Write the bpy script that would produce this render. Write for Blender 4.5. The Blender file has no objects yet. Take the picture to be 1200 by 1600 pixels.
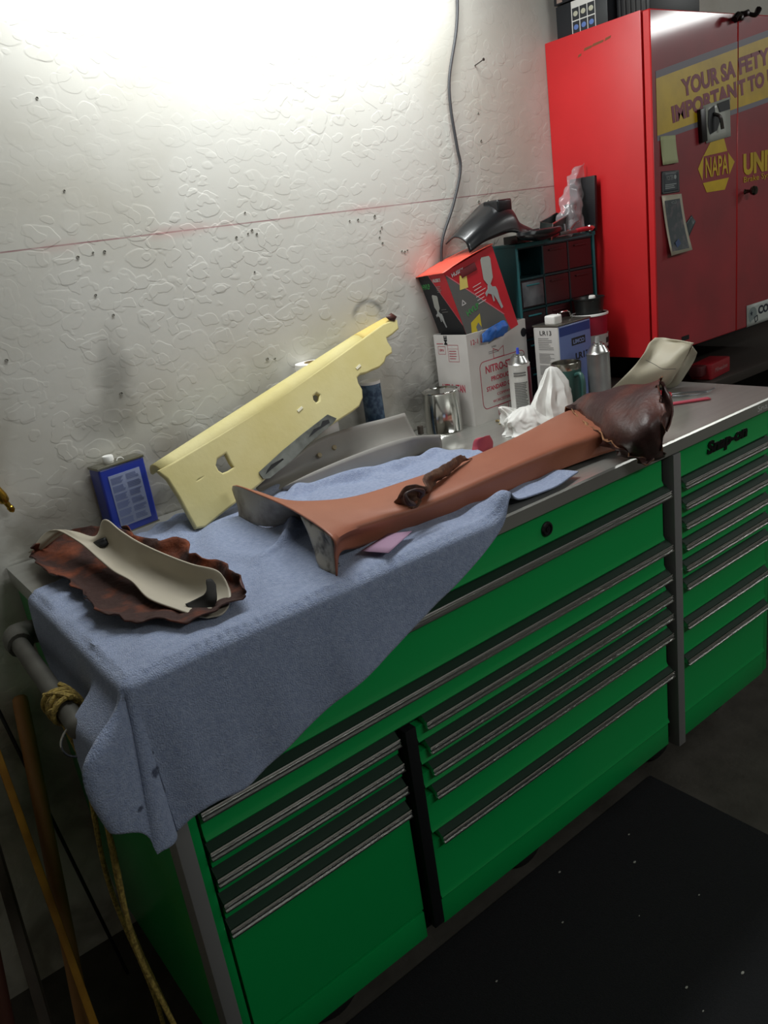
import bpy, bmesh, math, random
from mathutils import Vector, Matrix, noise
random.seed(7)
C = bpy.context.scene.collection
H = 1.02                      # height of the worktop above the floor; coordinates below are relative to it
# ---------------------------------------------------------------- camera
F_PX = 1243.3342
CAM = Vector((-0.26087, -1.06858, 0.55989))
ROT = [[0.7798563, -0.6100976, -0.1400181], [-0.3093848, -0.1812295, -0.9335079], [0.5441555, 0.7713214, -0.3300879]]
cd = bpy.data.cameras.new('camera'); cam = bpy.data.objects.new('camera', cd); C.objects.link(cam)
cd.sensor_fit = 'VERTICAL'; cd.sensor_height = 32.0; cd.lens = F_PX * 32.0 / 1600.0; cd.clip_start = .02
_r, _d, _f = (Vector(v) for v in ROT)
_m = Matrix((( _r.x, -_d.x, -_f.x), (_r.y, -_d.y, -_f.y), (_r.z, -_d.z, -_f.z))).to_4x4()
_m.translation = CAM + Vector((0, 0, H)); cam.matrix_world = _m
bpy.context.scene.camera = cam
# ---------------------------------------------------------------- world, lights, exposure
w = bpy.data.worlds.new('world'); bpy.context.scene.world = w; w.use_nodes = True
w.node_tree.nodes['Background'].inputs[0].default_value = (.75, .8, .85, 1)
w.node_tree.nodes['Background'].inputs[1].default_value = .085
def area_light(name, loc, size, power, rot, col=(1, 1, 1)):
    l = bpy.data.lights.new(name, 'AREA'); l.shape = 'RECTANGLE'; l.size, l.size_y = size; l.energy = power; l.color = col
    o = bpy.data.objects.new(name, l); o.location = (loc[0], loc[1], loc[2] + H); o.rotation_euler = rot; C.objects.link(o); return o
area_light('shop_tube_and_fill', (.86, .50, 1.30), (1.15, .10), 15, (math.radians(-14), 0, 0), (.97, 1, .99))
area_light('shop_tube_and_fill', (.86, .655, 1.17), (1.1, .03), 2.2, (math.radians(40), 0, 0), (.97, 1, .99))  # second lamp added close to the wall to make its bright patch
area_light('side_tube_light', (4.22, -1.35, 1.42), (.12, 1.4), 16, (0, math.radians(32), 0), (.97, 1, .98))
area_light('room_fill_light', (1.3, -2.4, 1.62), (1.6, .16), 17, (math.radians(38), 0, 0), (.97, 1, .98))  # fill lamp added behind the camera to brighten the chest front
vs = bpy.context.scene.view_settings
vs.view_transform = 'Standard'; vs.look = 'None'; vs.gamma = 1; vs.exposure = 0.0; vs.use_curve_mapping = False

# ---------------------------------------------------------------- materials
def lin(c):
    if isinstance(c, str):
        c = [int(c[i:i + 2], 16) / 255 for i in (0, 2, 4)]
        c = [x / 12.92 if x <= .04045 else ((x + .055) / 1.055) ** 2.4 for x in c]
    return (c[0], c[1], c[2], 1)
MATS = {}
def mat(name, col, rough=.5, metal=0, col2=None, nscale=8, lo=.35, hi=.65, bump=0, bscale=60, stretch=None, spec=None, alpha=None, trans=0, emit=None, coat=0, detail=4, sheen=0):
    if name in MATS: return MATS[name]
    m = bpy.data.materials.new(name); m.use_nodes = True; nt = m.node_tree; b = nt.nodes['Principled BSDF']
    b.inputs['Base Color'].default_value = lin(col); b.inputs['Roughness'].default_value = rough; b.inputs['Metallic'].default_value = metal
    if spec is not None: b.inputs['Specular IOR Level'].default_value = spec
    if coat: b.inputs['Coat Weight'].default_value = coat; b.inputs['Coat Roughness'].default_value = .15
    if sheen: b.inputs['Sheen Weight'].default_value = sheen
    if trans: b.inputs['Transmission Weight'].default_value = trans
    if alpha is not None: b.inputs['Alpha'].default_value = alpha
    if emit: b.inputs['Emission Color'].default_value = lin(emit[0]); b.inputs['Emission Strength'].default_value = emit[1]
    if col2 or bump:
        tc = nt.nodes.new('ShaderNodeTexCoord'); mp = nt.nodes.new('ShaderNodeMapping')
        if stretch: mp.inputs['Scale'].default_value = stretch
        nt.links.new(tc.outputs['Object'], mp.inputs['Vector'])
    if col2:
        n = nt.nodes.new('ShaderNodeTexNoise'); n.inputs['Scale'].default_value = nscale; n.inputs['Detail'].default_value = detail
        r = nt.nodes.new('ShaderNodeMapRange'); r.inputs[1].default_value = lo; r.inputs[2].default_value = hi
        x = nt.nodes.new('ShaderNodeMix'); x.data_type = 'RGBA'; x.inputs[6].default_value = lin(col); x.inputs[7].default_value = lin(col2)
        nt.links.new(mp.outputs[0], n.inputs['Vector']); nt.links.new(n.outputs['Fac'], r.inputs[0]); nt.links.new(r.outputs[0], x.inputs[0]); nt.links.new(x.outputs[2], b.inputs['Base Color'])
    if bump:
        n = nt.nodes.new('ShaderNodeTexNoise'); n.inputs['Scale'].default_value = bscale; n.inputs['Detail'].default_value = 3
        bp = nt.nodes.new('ShaderNodeBump'); bp.inputs['Strength'].default_value = 1; bp.inputs['Distance'].default_value = bump
        nt.links.new(mp.outputs[0], n.inputs['Vector']); nt.links.new(n.outputs['Fac'], bp.inputs['Height']); nt.links.new(bp.outputs[0], b.inputs['Normal'])
    MATS[name] = m; return m
green = mat('green_paint', '089a4c', .28, coat=.3, spec=.5)
green_dk = mat('green_inner_paint', '0a3a20', .5)
black = mat('black_plastic', '15161a', .45)
rubber = mat('black_rubber', '101010', .75, bump=.001, bscale=150)
steel = mat('brushed_steel', 'b8b8b2', .3, .7, col2='b0afaa', nscale=14, stretch=(.15, 4, 1))
post_m = mat('grey_post_metal', '8c8c8c', .4, .35)
alu = mat('aluminium_pull', 'c8c8c6', .28, 1)
chrome = mat('chrome', 'd8d8d8', .08, 1)
tin_m = mat('tinplate', 'd0d0cc', .13, 1, bump=.0004, bscale=9)
red = mat('red_paint', 'd0262a', .42, col2='c42226', nscale=4, coat=.1)
door_m = mat('red_paint_shaded', 'a02430', .5, col2='88222c', nscale=5, coat=.6); door_m.node_tree.nodes['Principled BSDF'].inputs['Coat Roughness'].default_value = .09  # carcass red darkened for the unlit door face, under a glossy coat
yel = mat('yellow_print', 'd8b41c', .45, col2='bd9a1a', nscale=9)
greyp = mat('grey_print', '75707a', .5)
maroon = mat('maroon_print', '8c3a4a', .5, col2='7a2e40', nscale=30)
white = mat('white_plastic', 'e8e8e4', .4)
paper = mat('white_paper', 'dcdcd8', .7)
carton = mat('white_carton', 'cfccc8', .75, col2='c4c0bc', nscale=6)
redp = mat('red_print', 'b3344a', .7)
blackp = mat('black_print', '1c1e22', .6)
greyl = mat('grey_small_print', '8a8886', .7)
bluep = mat('blue_can_paint', '2438a0', .3, coat=.3)
towel_m = mat('blue_terry', '9ca8c4', .95, col2='8694b4', nscale=130, lo=.3, hi=.7, bump=.003, bscale=420, sheen=.2)
vinyl = mat('tan_vinyl', '9c6048', .5, col2='92563f', nscale=6, bump=.0003, bscale=420)
trim_w = mat('panel_backing', 'a8a39a', .7, col2='6a6259', nscale=14, lo=.5, hi=.75)
leather = mat('dark_leather', '3e2826', .46, col2='5c3228', nscale=11, lo=.45, hi=.75, bump=.002, bscale=55)
torn = mat('torn_leather_edge', 'a07450', .9, col2='6e4428', nscale=60)
leather_r = mat('rough_leather', '32160e', .85, col2='8c421c', nscale=14, lo=.48, hi=.78, bump=.004, bscale=60, detail=8)
beige = mat('beige_trim', 'b5ad9c', .5, col2='aca492', nscale=7)
greyt = mat('grey_trim', '98958f', .5, col2='8a8782', nscale=7)
foam = mat('yellow_foam', 'd2c994', .7, col2='c8bc7e', nscale=5, bump=.0006, bscale=70)
foam_o = mat('aged_foam', 'd4bc6c', .7)
concrete = mat('concrete', '4a463f', .85, col2='3a362f', nscale=9, bump=.002, bscale=50)
mat_m = mat('floor_mat', '101115', .95, col2='0b0c0f', nscale=200, bump=.002, bscale=400)
wood = mat('handle_wood', 'c08c58', .6, col2='9a6c40', nscale=10, stretch=(1, 1, .1))
yplank = mat('yellow_handle', 'cc9430', .6, col2='a06c20', nscale=12)
rope_m = mat('rope_fibre', 'a8924a', .9, col2='6e5c2c', nscale=160, bump=.002, bscale=300)
pipe = mat('grey_pipe', '5d5c56', .55, .3, col2='504f49', nscale=20)
teal = mat('teal_plastic', '2c747a', .4)
smoke = mat('smoky_plastic', '3a2c30', .25, alpha=.75)
maroonb = mat('maroon_drawer', '4a2428', .3)
brass = mat('brass', 'b08d3a', .3, 1)
muggr = mat('mug_green', '2e5550', .45, coat=.2)
ply = mat('dark_wood', '2a211b', .8)

def towel_stains():
    nt = towel_m.node_tree; N = nt.nodes; K = nt.links; b = N['Principled BSDF']; src = b.inputs['Base Color'].links[0].from_socket
    tc = N.new('ShaderNodeTexCoord')
    for x, z, r in STAINS:
        sb = N.new('ShaderNodeVectorMath'); sb.operation = 'SUBTRACT'; K.new(tc.outputs['Object'], sb.inputs[0]); sb.inputs[1].default_value = (x, 0, z + H)
        ml = N.new('ShaderNodeVectorMath'); ml.operation = 'MULTIPLY'; K.new(sb.outputs[0], ml.inputs[0]); ml.inputs[1].default_value = (1, .02, 1)
        ln = N.new('ShaderNodeVectorMath'); ln.operation = 'LENGTH'; K.new(ml.outputs[0], ln.inputs[0])
        nn = N.new('ShaderNodeTexNoise'); nn.inputs['Scale'].default_value = 90; K.new(tc.outputs['Object'], nn.inputs['Vector'])
        ad = N.new('ShaderNodeMath'); ad.operation = 'MULTIPLY_ADD'; K.new(nn.outputs['Fac'], ad.inputs[0]); ad.inputs[1].default_value = r * 1.6; K.new(ln.outputs['Value'], ad.inputs[2])
        mr = N.new('ShaderNodeMapRange'); K.new(ad.outputs[0], mr.inputs[0]); mr.inputs[1].default_value = r * 1.3; mr.inputs[2].default_value = r * 1.7; mr.inputs[3].default_value = .85; mr.inputs[4].default_value = 0
        mx = N.new('ShaderNodeMix'); mx.data_type = 'RGBA'; K.new(mr.outputs[0], mx.inputs[0]); K.new(src, mx.inputs[6]); mx.inputs[7].default_value = lin('1c2846'); src = mx.outputs[2]
    K.new(src, b.inputs['Base Color'])

# wall: white paint over knockdown texture, red chalk line, smudges, painted glow of the red box
def wall_material():
    m = bpy.data.materials.new('painted_wall'); m.use_nodes = True; nt = m.node_tree; N = nt.nodes; K = nt.links; b = N['Principled BSDF']
    b.inputs['Roughness'].default_value = .62
    tc = N.new('ShaderNodeTexCoord'); sx = N.new('ShaderNodeSeparateXYZ'); K.new(tc.outputs['Object'], sx.inputs[0])
    def mth(op, a, c=None):
        n = N.new('ShaderNodeMath'); n.operation = op
        for i, v in enumerate((a, c)):
            if v is None: continue
            if isinstance(v, (int, float)): n.inputs[i].default_value = v
            else: K.new(v, n.inputs[i])
        return n.outputs[0]
    def nz(scale, detail=2, dist=0, vec=None):
        n = N.new('ShaderNodeTexNoise'); n.inputs['Scale'].default_value = scale; n.inputs['Detail'].default_value = detail; n.inputs['Distortion'].default_value = dist
        K.new(vec or tc.outputs['Object'], n.inputs['Vector']); return n.outputs['Fac']
    def mr(v, a, c, lo=0, hi=1, smooth=True):
        n = N.new('ShaderNodeMapRange'); n.interpolation_type = 'SMOOTHSTEP' if smooth else 'LINEAR'
        K.new(v, n.inputs[0]); n.inputs[1].default_value = a; n.inputs[2].default_value = c; n.inputs[3].default_value = lo; n.inputs[4].default_value = hi; return n.outputs[0]
    def mix(f, a, c):
        n = N.new('ShaderNodeMix'); n.data_type = 'RGBA'
        K.new(f, n.inputs[0])
        for i, v in ((6, a), (7, c)):
            if isinstance(v, tuple): n.inputs[i].default_value = v
            else: K.new(v, n.inputs[i])
        return n.outputs[2]
    # knockdown blobs: overlapping smooth voronoi discs cut flat
    def blobs(scale, seed, cut):
        mp = N.new('ShaderNodeMapping'); mp.inputs['Location'].default_value = (seed, seed * 2, seed * 3); mp.inputs['Scale'].default_value = (.75, 1, 1)
        K.new(tc.outputs['Object'], mp.inputs[0])
        wn = N.new('ShaderNodeTexNoise'); wn.inputs['Scale'].default_value = scale * .7; K.new(mp.outputs[0], wn.inputs['Vector'])
        ad = N.new('ShaderNodeVectorMath'); ad.operation = 'MULTIPLY_ADD'; K.new(wn.outputs['Color'], ad.inputs[0]); ad.inputs[1].default_value = (.06, .06, .06); K.new(mp.outputs[0], ad.inputs[2])
        v = N.new('ShaderNodeTexVoronoi'); v.inputs['Scale'].default_value = scale; v.feature = 'F1'; K.new(ad.outputs[0], v.inputs['Vector'])
        return mr(v.outputs['Distance'], cut - .02, cut + .05, 1, 0)
    h1 = blobs(19, 0.3, .42); h2 = blobs(30, 4.1, .42)
    hgt = mth('ADD', mth('MULTIPLY', h1, .6), mth('MULTIPLY', h2, .45)); hgt = mth('MULTIPLY', hgt, mr(nz(3.0), .35, .6, .25, 1)); hgt = mth('ADD', hgt, mth('MULTIPLY', nz(60, 3), .18))
    bp = N.new('ShaderNodeBump'); bp.inputs['Strength'].default_value = 1; bp.inputs['Distance'].default_value = .0007
    K.new(hgt, bp.inputs['Height']); K.new(bp.outputs[0], b.inputs['Normal'])
    col = mix(mr(nz(2.2, 5, .4), .4, .75), lin('d3d2cb'), lin('c2bfb4'))
    # grime rising from the worktop and toward the left
    g = mth('MULTIPLY', mr(sx.outputs[2], 1.05, 1.55, 1, 0), mr(nz(4, 6, .6), .42, .62)); col = mix(mth('MULTIPLY', g, .55), col, lin('9a9384'))
    g2 = mth('MULTIPLY', mr(sx.outputs[2], .9, 1.2, 1, 0), mr(nz(9, 6, .6), .4, .7)); col = mix(mth('MULTIPLY', g2, .6), col, lin('6f6a60'))
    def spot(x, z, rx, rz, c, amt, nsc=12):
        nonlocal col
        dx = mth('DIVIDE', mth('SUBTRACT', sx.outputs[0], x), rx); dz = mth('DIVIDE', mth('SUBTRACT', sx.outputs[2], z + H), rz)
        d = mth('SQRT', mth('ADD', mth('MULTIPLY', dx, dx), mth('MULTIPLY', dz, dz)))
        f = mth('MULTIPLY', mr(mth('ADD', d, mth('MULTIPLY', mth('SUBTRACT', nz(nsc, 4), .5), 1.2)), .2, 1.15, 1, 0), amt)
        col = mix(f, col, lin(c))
    spot(.33, .33, .05, .12, '55534c', .5); spot(.30, .25, .09, .06, '6a665c', .4)
    spot(1.20, .09, .12, .10, '4a4a48', .55); spot(1.17, .20, .10, .12, '6e6c6a', .5); spot(1.33, .42, .06, .10, '5c5a58', .7)
    spot(1.24, .42, .07, .07, 'c87468', .35); spot(1.30, .50, .05, .05, 'c98a80', .4); spot(.13, .06, .15, .10, '69655a', .4); spot(.45, .03, .2, .05, '3e3d38', .6); spot(.43, .14, .12, .08, '8a7f70', .35)  # pink spots paint the red box's glow on the wall; the others are smudges
    # curved dark overspray arc
    dx = mth('SUBTRACT', sx.outputs[0], 1.045); dz = mth('MULTIPLY', mth('SUBTRACT', sx.outputs[2], .345 + H), 1.1)
    d = mth('SQRT', mth('ADD', mth('MULTIPLY', dx, dx), mth('MULTIPLY', dz, dz)))
    ring = mth('MULTIPLY', mr(mth('ABSOLUTE', mth('SUBTRACT', d, .048)), 0, .014, 1, 0), mr(dz, -.005, .03)); col = mix(mth('MULTIPLY', ring, .6), col, lin('5d5f62'))
    # red chalk line
    zl = mth('ADD', mth('MULTIPLY', sx.outputs[0], -.0062), .6272 + H); dl = mth('ABSOLUTE', mth('SUBTRACT', sx.outputs[2], zl))
    wob = mth('MULTIPLY', nz(18, 3), .8)
    f = mth('MULTIPLY', mr(dl, .0008, .0022, 1, 0), mth('ADD', wob, .25)); col = mix(f, col, lin('8a4a55'))
    f = mth('MULTIPLY', mth('MULTIPLY', mr(dl, .0, .022, 1, 0), mr(nz(6, 3), .5, .75)), .4); col = mix(f, col, lin('c58f8c'))
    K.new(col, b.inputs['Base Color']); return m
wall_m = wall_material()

# ---------------------------------------------------------------- helpers
def ray_at(px, py, axis, val):
    """point of a plane x/y/z = val that lies on the line of sight through a picture point"""
    d = _r * ((px - 600) / F_PX) + _d * ((py - 800) / F_PX) + _f
    i = 'xyz'.index(axis); return CAM + d * ((val - CAM[i]) / d[i])
def Z(px, py, z=0.0): return ray_at(px, py, 'z', z)
def Y(px, py, y): return ray_at(px, py, 'y', y)
def thing(name, label, cat, loc=(0, 0, 0), rot=(0, 0, 0), group=None, rel=True):
    o = bpy.data.objects.new(name, None); C.objects.link(o); o.empty_display_size = .02
    o.location = (loc[0], loc[1], loc[2] + (H if rel else 0)); o.rotation_euler = rot
    o['label'] = label; o['category'] = cat
    if group: o['group'] = group
    return o
def tag(o, label, cat, group=None):
    o['label'] = label; o['category'] = cat
    if group: o['group'] = group
    return o
def finish(name, me, m, parent=None, loc=None, smooth=True, label=None, ang=38):
    for mm in (m if isinstance(m, (list, tuple)) else [m]): me.materials.append(mm)
    if smooth:
        me.polygons.foreach_set('use_smooth', [True] * len(me.polygons)); me.set_sharp_from_angle(angle=math.radians(ang))
    o = bpy.data.objects.new(name, me); C.objects.link(o)
    if parent is not None: o.parent = parent
    if loc is not None: o.location = loc
    if label: o['label'] = label
    return o
def obj(name, bm, m, parent=None, loc=None, smooth=True, label=None, ang=38):
    me = bpy.data.meshes.new(name); bmesh.ops.recalc_face_normals(bm, faces=bm.faces[:]); bm.to_mesh(me); bm.free()
    o = finish(name, me, m, parent, loc, smooth, label, ang)
    if name in ('print_lines', 'printed_scale', 'scratch_marks', 'paint_chip', 'black_wedge', 'edge_stripe'): o['kind'] = 'stuff' if name in ('print_lines', 'printed_scale', 'scratch_marks', 'paint_chip') else ''
    if o.get('kind') == '': del o['kind']
    return o
def struct(o): o['kind'] = 'structure'; return o
def nb(): return bmesh.new()
def box(bm, lo, hi, bev=0, mi=0, rot=None, seg=2):
    t = bmesh.new(); bmesh.ops.create_cube(t, size=1)
    lo = Vector(lo); hi = Vector(hi); c = (lo + hi) / 2; s = hi - lo
    for v in t.verts: v.co = Vector((v.co.x * s.x, v.co.y * s.y, v.co.z * s.z))
    if bev: bmesh.ops.bevel(t, geom=t.edges[:], offset=bev, segments=seg, affect='EDGES', profile=.6)
    for v in t.verts: v.co = (rot @ v.co if rot else v.co) + c
    for f in t.faces: f.material_index = mi
    join(bm, t); return bm
def join(bm, t):
    me = bpy.data.meshes.new('tmp'); t.to_mesh(me); t.free(); bm.from_mesh(me); bpy.data.meshes.remove(me)
def lathe(bm, prof, c=(0, 0, 0), seg=32, M=None, a0=0, a1=2 * math.pi, mis=None):
    full = abs(a1 - a0 - 2 * math.pi) < 1e-6; n = seg if full else seg + 1; rings = []
    c = Vector(c)
    for r, z in prof:
        ring = []
        if r < 1e-6: 
            p = Vector((0, 0, z)); p = M @ p if M else p; v = bm.verts.new(p + c); ring = [v] * n
        else:
            for i in range(n):
                a = a0 + (a1 - a0) * i / seg; p = Vector((r * math.cos(a), r * math.sin(a), z)); p = M @ p if M else p; ring.append(bm.verts.new(p + c))
        rings.append(ring)
    for k in range(len(rings) - 1):
        A, B_ = rings[k], rings[k + 1]
        for i in range(seg):
            j = (i + 1) % n; q = []
            for v in (A[i], A[j], B_[j], B_[i]):
                if v not in q: q.append(v)
            if len(q) > 2:
                f = bm.faces.new(q)
                if mis: f.material_index = mis[k]
    return bm
def crv(pts, n=6):
    """Catmull-Rom through points"""
    P_ = [Vector(p) for p in pts]; out = []
    for i in range(len(P_) - 1):
        p0 = P_[i - 1] if i else P_[0] * 2 - P_[1]; p1, p2 = P_[i], P_[i + 1]; p3 = P_[i + 2] if i + 2 < len(P_) else P_[-1] * 2 - P_[-2]
        for k in range(n):
            t = k / n; out.append(.5 * ((2 * p1) + (-p0 + p2) * t + (2 * p0 - 5 * p1 + 4 * p2 - p3) * t * t + (-p0 + 3 * p1 - 3 * p2 + p3) * t ** 3))
    out.append(P_[-1].copy()); return out
def tube(bm, pts, r, seg=10, n=6, mi=0, cap=True):
    P_ = crv(pts, n) if n > 1 else [Vector(p) for p in pts]; rings = []; up = Vector((0, 0, 1)); prev = None
    for i, p in enumerate(P_):
        t = (P_[min(i + 1, len(P_) - 1)] - P_[max(i - 1, 0)]).normalized()
        if prev is None: a = t.cross(up if abs(t.z) < .95 else Vector((1, 0, 0))).normalized()
        else: a = (prev - t * prev.dot(t)).normalized()
        prev = a; b = t.cross(a); rr = r(i / (len(P_) - 1)) if callable(r) else r
        rings.append([bm.verts.new(p + (a * math.cos(2 * math.pi * k / seg) + b * math.sin(2 * math.pi * k / seg)) * rr) for k in range(seg)])
    for A, B_ in zip(rings, rings[1:]):
        for k in range(seg): bm.faces.new((A[k], A[(k + 1) % seg], B_[(k + 1) % seg], B_[k])).material_index = mi
    if cap: bm.faces.new(rings[0][::-1]).material_index = mi; bm.faces.new(rings[-1]).material_index = mi
    return bm
def patch(rows, n=6, m=6, dev=None, off=Vector((0, 0, 0))):
    R = [crv(r, m) for r in rows]; cols = [crv([R[i][j] for i in range(len(R))], n) for j in range(len(R[0]))]
    bm = nb(); G = []
    for j, c in enumerate(cols):
        G.append([bm.verts.new((dev(p, i / (len(c) - 1), j / (len(cols) - 1)) if dev else p) - off) for i, p in enumerate(c)])
    for j in range(len(G) - 1):
        for i in range(len(G[0]) - 1): bm.faces.new((G[j][i], G[j + 1][i], G[j + 1][i + 1], G[j][i + 1]))
    return bm
def sheet(name, bm, m, parent, thick, off=-1, loc=None, label=None, mo=0, sub=0, rim=0):
    me = bpy.data.meshes.new(name); bm.to_mesh(me); bm.free()
    o = finish(name, me, m, parent, loc, True, label, 60)
    s = o.modifiers.new('thickness', 'SOLIDIFY'); s.thickness = thick; s.offset = off
    if mo: s.material_offset = mo; s.material_offset_rim = rim
    if sub: u = o.modifiers.new('sub', 'SUBSURF'); u.levels = u.render_levels = sub
    return o
def frame(o, r, u):
    r = Vector(r).normalized(); n = r.cross(Vector(u)).normalized(); u = n.cross(r)
    M = Matrix((r, u, n)).transposed().to_4x4(); M.translation = Vector(o); return M
def text(s, size, m, parent, M, width=None, bold=0, name='lettering', ext=.0002, align='LEFT', shear=0):
    c = bpy.data.curves.new(name, 'FONT'); c.body = s; c.size = size; c.extrude = ext; c.align_x = align; c.offset = bold; c.resolution_u = 3; c.shear = shear
    t = bpy.data.objects.new('t', c); me = bpy.data.meshes.new_from_object(t); bpy.data.objects.remove(t)
    me.name = name
    if width and len(me.vertices):
        xs = [v.co.x for v in me.vertices]; k = width / (max(xs) - min(xs)); me.transform(Matrix.Diagonal((k, 1, 1, 1)))
    me.transform(M); me.materials.clear(); return finish(name, me, m, parent, smooth=False)
def plate(outlines, ext, M=None, bev=0, res=1):
    """flat plate with optional holes, from 2D outlines; returns a mesh"""
    c = bpy.data.curves.new('plate', 'CURVE'); c.dimensions = '2D'; c.fill_mode = 'BOTH'; c.extrude = ext; c.bevel_depth = bev; c.bevel_resolution = res
    for ol in outlines:
        s = c.splines.new('POLY'); s.points.add(len(ol) - 1); s.use_cyclic_u = True
        for p, q in zip(s.points, ol): p.co = (q[0], q[1], 0, 1)
    t = bpy.data.objects.new('t', c); me = bpy.data.meshes.new_from_object(t); bpy.data.objects.remove(t)
    if M: me.transform(M)
    me.materials.clear(); return me
def lines(bm, M, x0, x1, y0, y1, n, h=.0008, ragged=.25, d=.0003):
    for i in range(n):
        y = y1 + (y0 - y1) * (i + .5) / n; xe = x1 - random.random() * ragged * (x1 - x0)
        q = [bm.verts.new(M @ Vector(p)) for p in ((x0, y - h, d), (xe, y - h, d), (xe, y + h, d), (x0, y + h, d))]; bm.faces.new(q)
def rect(bm, M, x0, y0, x1, y1, d=.0003, mi=0):
    q = [bm.verts.new(M @ Vector(p)) for p in ((x0, y0, d), (x1, y0, d), (x1, y1, d), (x0, y1, d))]; bm.faces.new(q).material_index = mi
def poly(bm, M, pts, d=.0003, mi=0):
    bm.faces.new([bm.verts.new(M @ Vector((p[0], p[1], d))) for p in pts]).material_index = mi
def outline(bm, M, pts, w, d=.0003):
    n = len(pts)
    for i in range(n):
        a = Vector(pts[i]); b = Vector(pts[(i + 1) % n]); t = (b - a).normalized(); q = Vector((-t.y, t.x)) * w
        bm.faces.new([bm.verts.new(M @ Vector((v.x, v.y, d))) for v in (a - t * w - q, b + t * w - q, b + t * w + q, a - t * w + q)])
def nz(p, s=1.0, seed=0): return noise.noise(Vector(p) * s + Vector((seed, seed * 1.7, seed * 2.3)))

# ================================================================= room
YW = .72
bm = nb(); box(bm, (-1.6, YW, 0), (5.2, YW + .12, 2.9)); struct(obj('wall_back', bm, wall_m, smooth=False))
plain = mat('dull_wall', 'b4b0a4', .9)
bm = nb(); box(bm, (-1.72, -3.6, 0), (-1.6, YW + .12, 2.9)); struct(obj('wall_left', bm, plain, smooth=False))
bm = nb(); box(bm, (5.2, -3.6, 0), (5.32, YW + .12, 2.9)); struct(obj('wall_right', bm, plain, smooth=False))
bm = nb(); box(bm, (-1.72, -3.72, 0), (5.32, -3.6, 2.9)); struct(obj('wall_front', bm, plain, smooth=False))
bm = nb(); box(bm, (-1.72, -3.72, 2.9), (5.32, YW + .12, 3.0)); struct(obj('ceiling', bm, plain, smooth=False))
bm = nb(); box(bm, (-1.72, -3.72, -.1), (5.32, YW + .12, 0)); struct(obj('floor', bm, concrete, smooth=False))
# nail holes in the wall
holes = [(.316,.902),(.323,.729),(.316,.598),(.35,.603),(.375,.602),(.333,.517),(.73,.646),(.695,.594),(.728,.599),(.751,.595),(.726,.51),(1.03,.596),(1.057,.596),(1.113,.599),(1.132,.569),(1.531,.834),(1.532,.762),(1.50,.6),(1.538,.598),(1.127,.529),(.716,.3),(.738,.297),(.334,.301),(1.093,.251),(1.12,.545),(1.125,.56),(1.19,.50),(1.2,.497),(1.21,.5),(.74,.605),(.12,.42),(.36,.47)]
wallo = bpy.data.objects['wall_back']
for x, z in holes:
    bm = nb(); r = random.uniform(.0015, .003)
    lathe(bm, [(r * 1.5, 0), (r * 1.3, .0015), (r, .001), (r * .5, -.004), (0, -.006)], (x, YW - .0002, z + H), 8, Matrix.Rotation(math.pi / 2, 3, 'X'), mis=[0, 0, 1, 1])
    obj('nail_hole', bm, [mat('hole_rim', '8c8a80', .8), mat('hole_dark', '1a1a18', .9)], wallo)
# rug-like mat on the floor
bm = nb(); box(bm, (-.9, -1.9, 0), (1.35, .095, .009), .003)
ru = tag(obj('floor_mat', bm, mat_m), 'black floor mat lying on the concrete in front of the green tool chest', 'mat')
for i in range(34):
    bm = nb(); r = random.uniform(.0015, .004); x = random.uniform(.15, 1.3); y = random.uniform(-.9, .05)
    bmesh.ops.create_icosphere(bm, subdivisions=1, radius=r, matrix=Matrix.Translation((x, y, .0095)) @ Matrix.Diagonal((1.4, .8, .5, 1)))
    obj('lint_speck', bm, mat('lint', '9a9a92', .8), ru)

# ================================================================= tool chest
chest = thing('tool_chest', 'wide green rolling tool chest of many drawers with aluminium pulls', 'tool chest', (.95, .35, -H), rel=True)
off = Vector((-.95, -.35, H))
def cpart(name, bm, m, parent=chest, label=None, smooth=True):
    for v in bm.verts: v.co += off
    return obj(name, bm, m, parent, smooth=smooth, label=label)
ZB = -.865
bm = nb(); box(bm, (.004, .045, ZB), (1.898, .70, -.037), .003); cpart('body', bm, green)
bm = nb(); box(bm, (.03, .034, ZB + .01), (1.88, .0449, -.0375)); cpart('drawer_recess', bm, mat('recess_black', '050806', .6), smooth=False)
def post(x0, x1, z0, z1, y0, m, lab=None):
    bm = nb(); box(bm, (x0, y0, z0), (x1, .05, z1), .002); cpart('corner_post' if x0 < .1 else 'divider_post', bm, m, label=lab)
post(.003, .030, -.875, -.038, .003, post_m); post(1.359, 1.389, -.875, -.040, .003, post_m); post(.468, .495, -.835, -.343, .004, mat('dark_post', '26282a', .4, .5), 'dark grey divider post')
post(1.822, 1.846, -.865, -.038, .018, green)
bm = nb(); box(bm, (.031, .011, -.86), (.046, .045, -.038), .001); cpart('frame_strip', bm, green)
def front_prof(x0, x1, z1, z0, flare=True, step=0):
    """sheet-metal drawer front: flat face, the lowest centimetre kicked out a little"""
    pr = [(.034, z1), (.014, z1), (.014, z0 + .014)] + ([(.009, z0 + .003), (.0105, z0), (.034, z0)] if flare else [(.014, z0), (.034, z0)])
    bm = nb(); L_ = [bm.verts.new((x0, y, z)) for y, z in pr]; R_ = [bm.verts.new((x1, y, z)) for y, z in pr]
    for i in range(len(pr) - 1): bm.faces.new((L_[i], R_[i], R_[i + 1], L_[i + 1]))
    bm.faces.new((R_[-1], R_[0], L_[0], L_[-1])); bm.faces.new(L_[::-1]); bm.faces.new(R_); return bm
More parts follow.
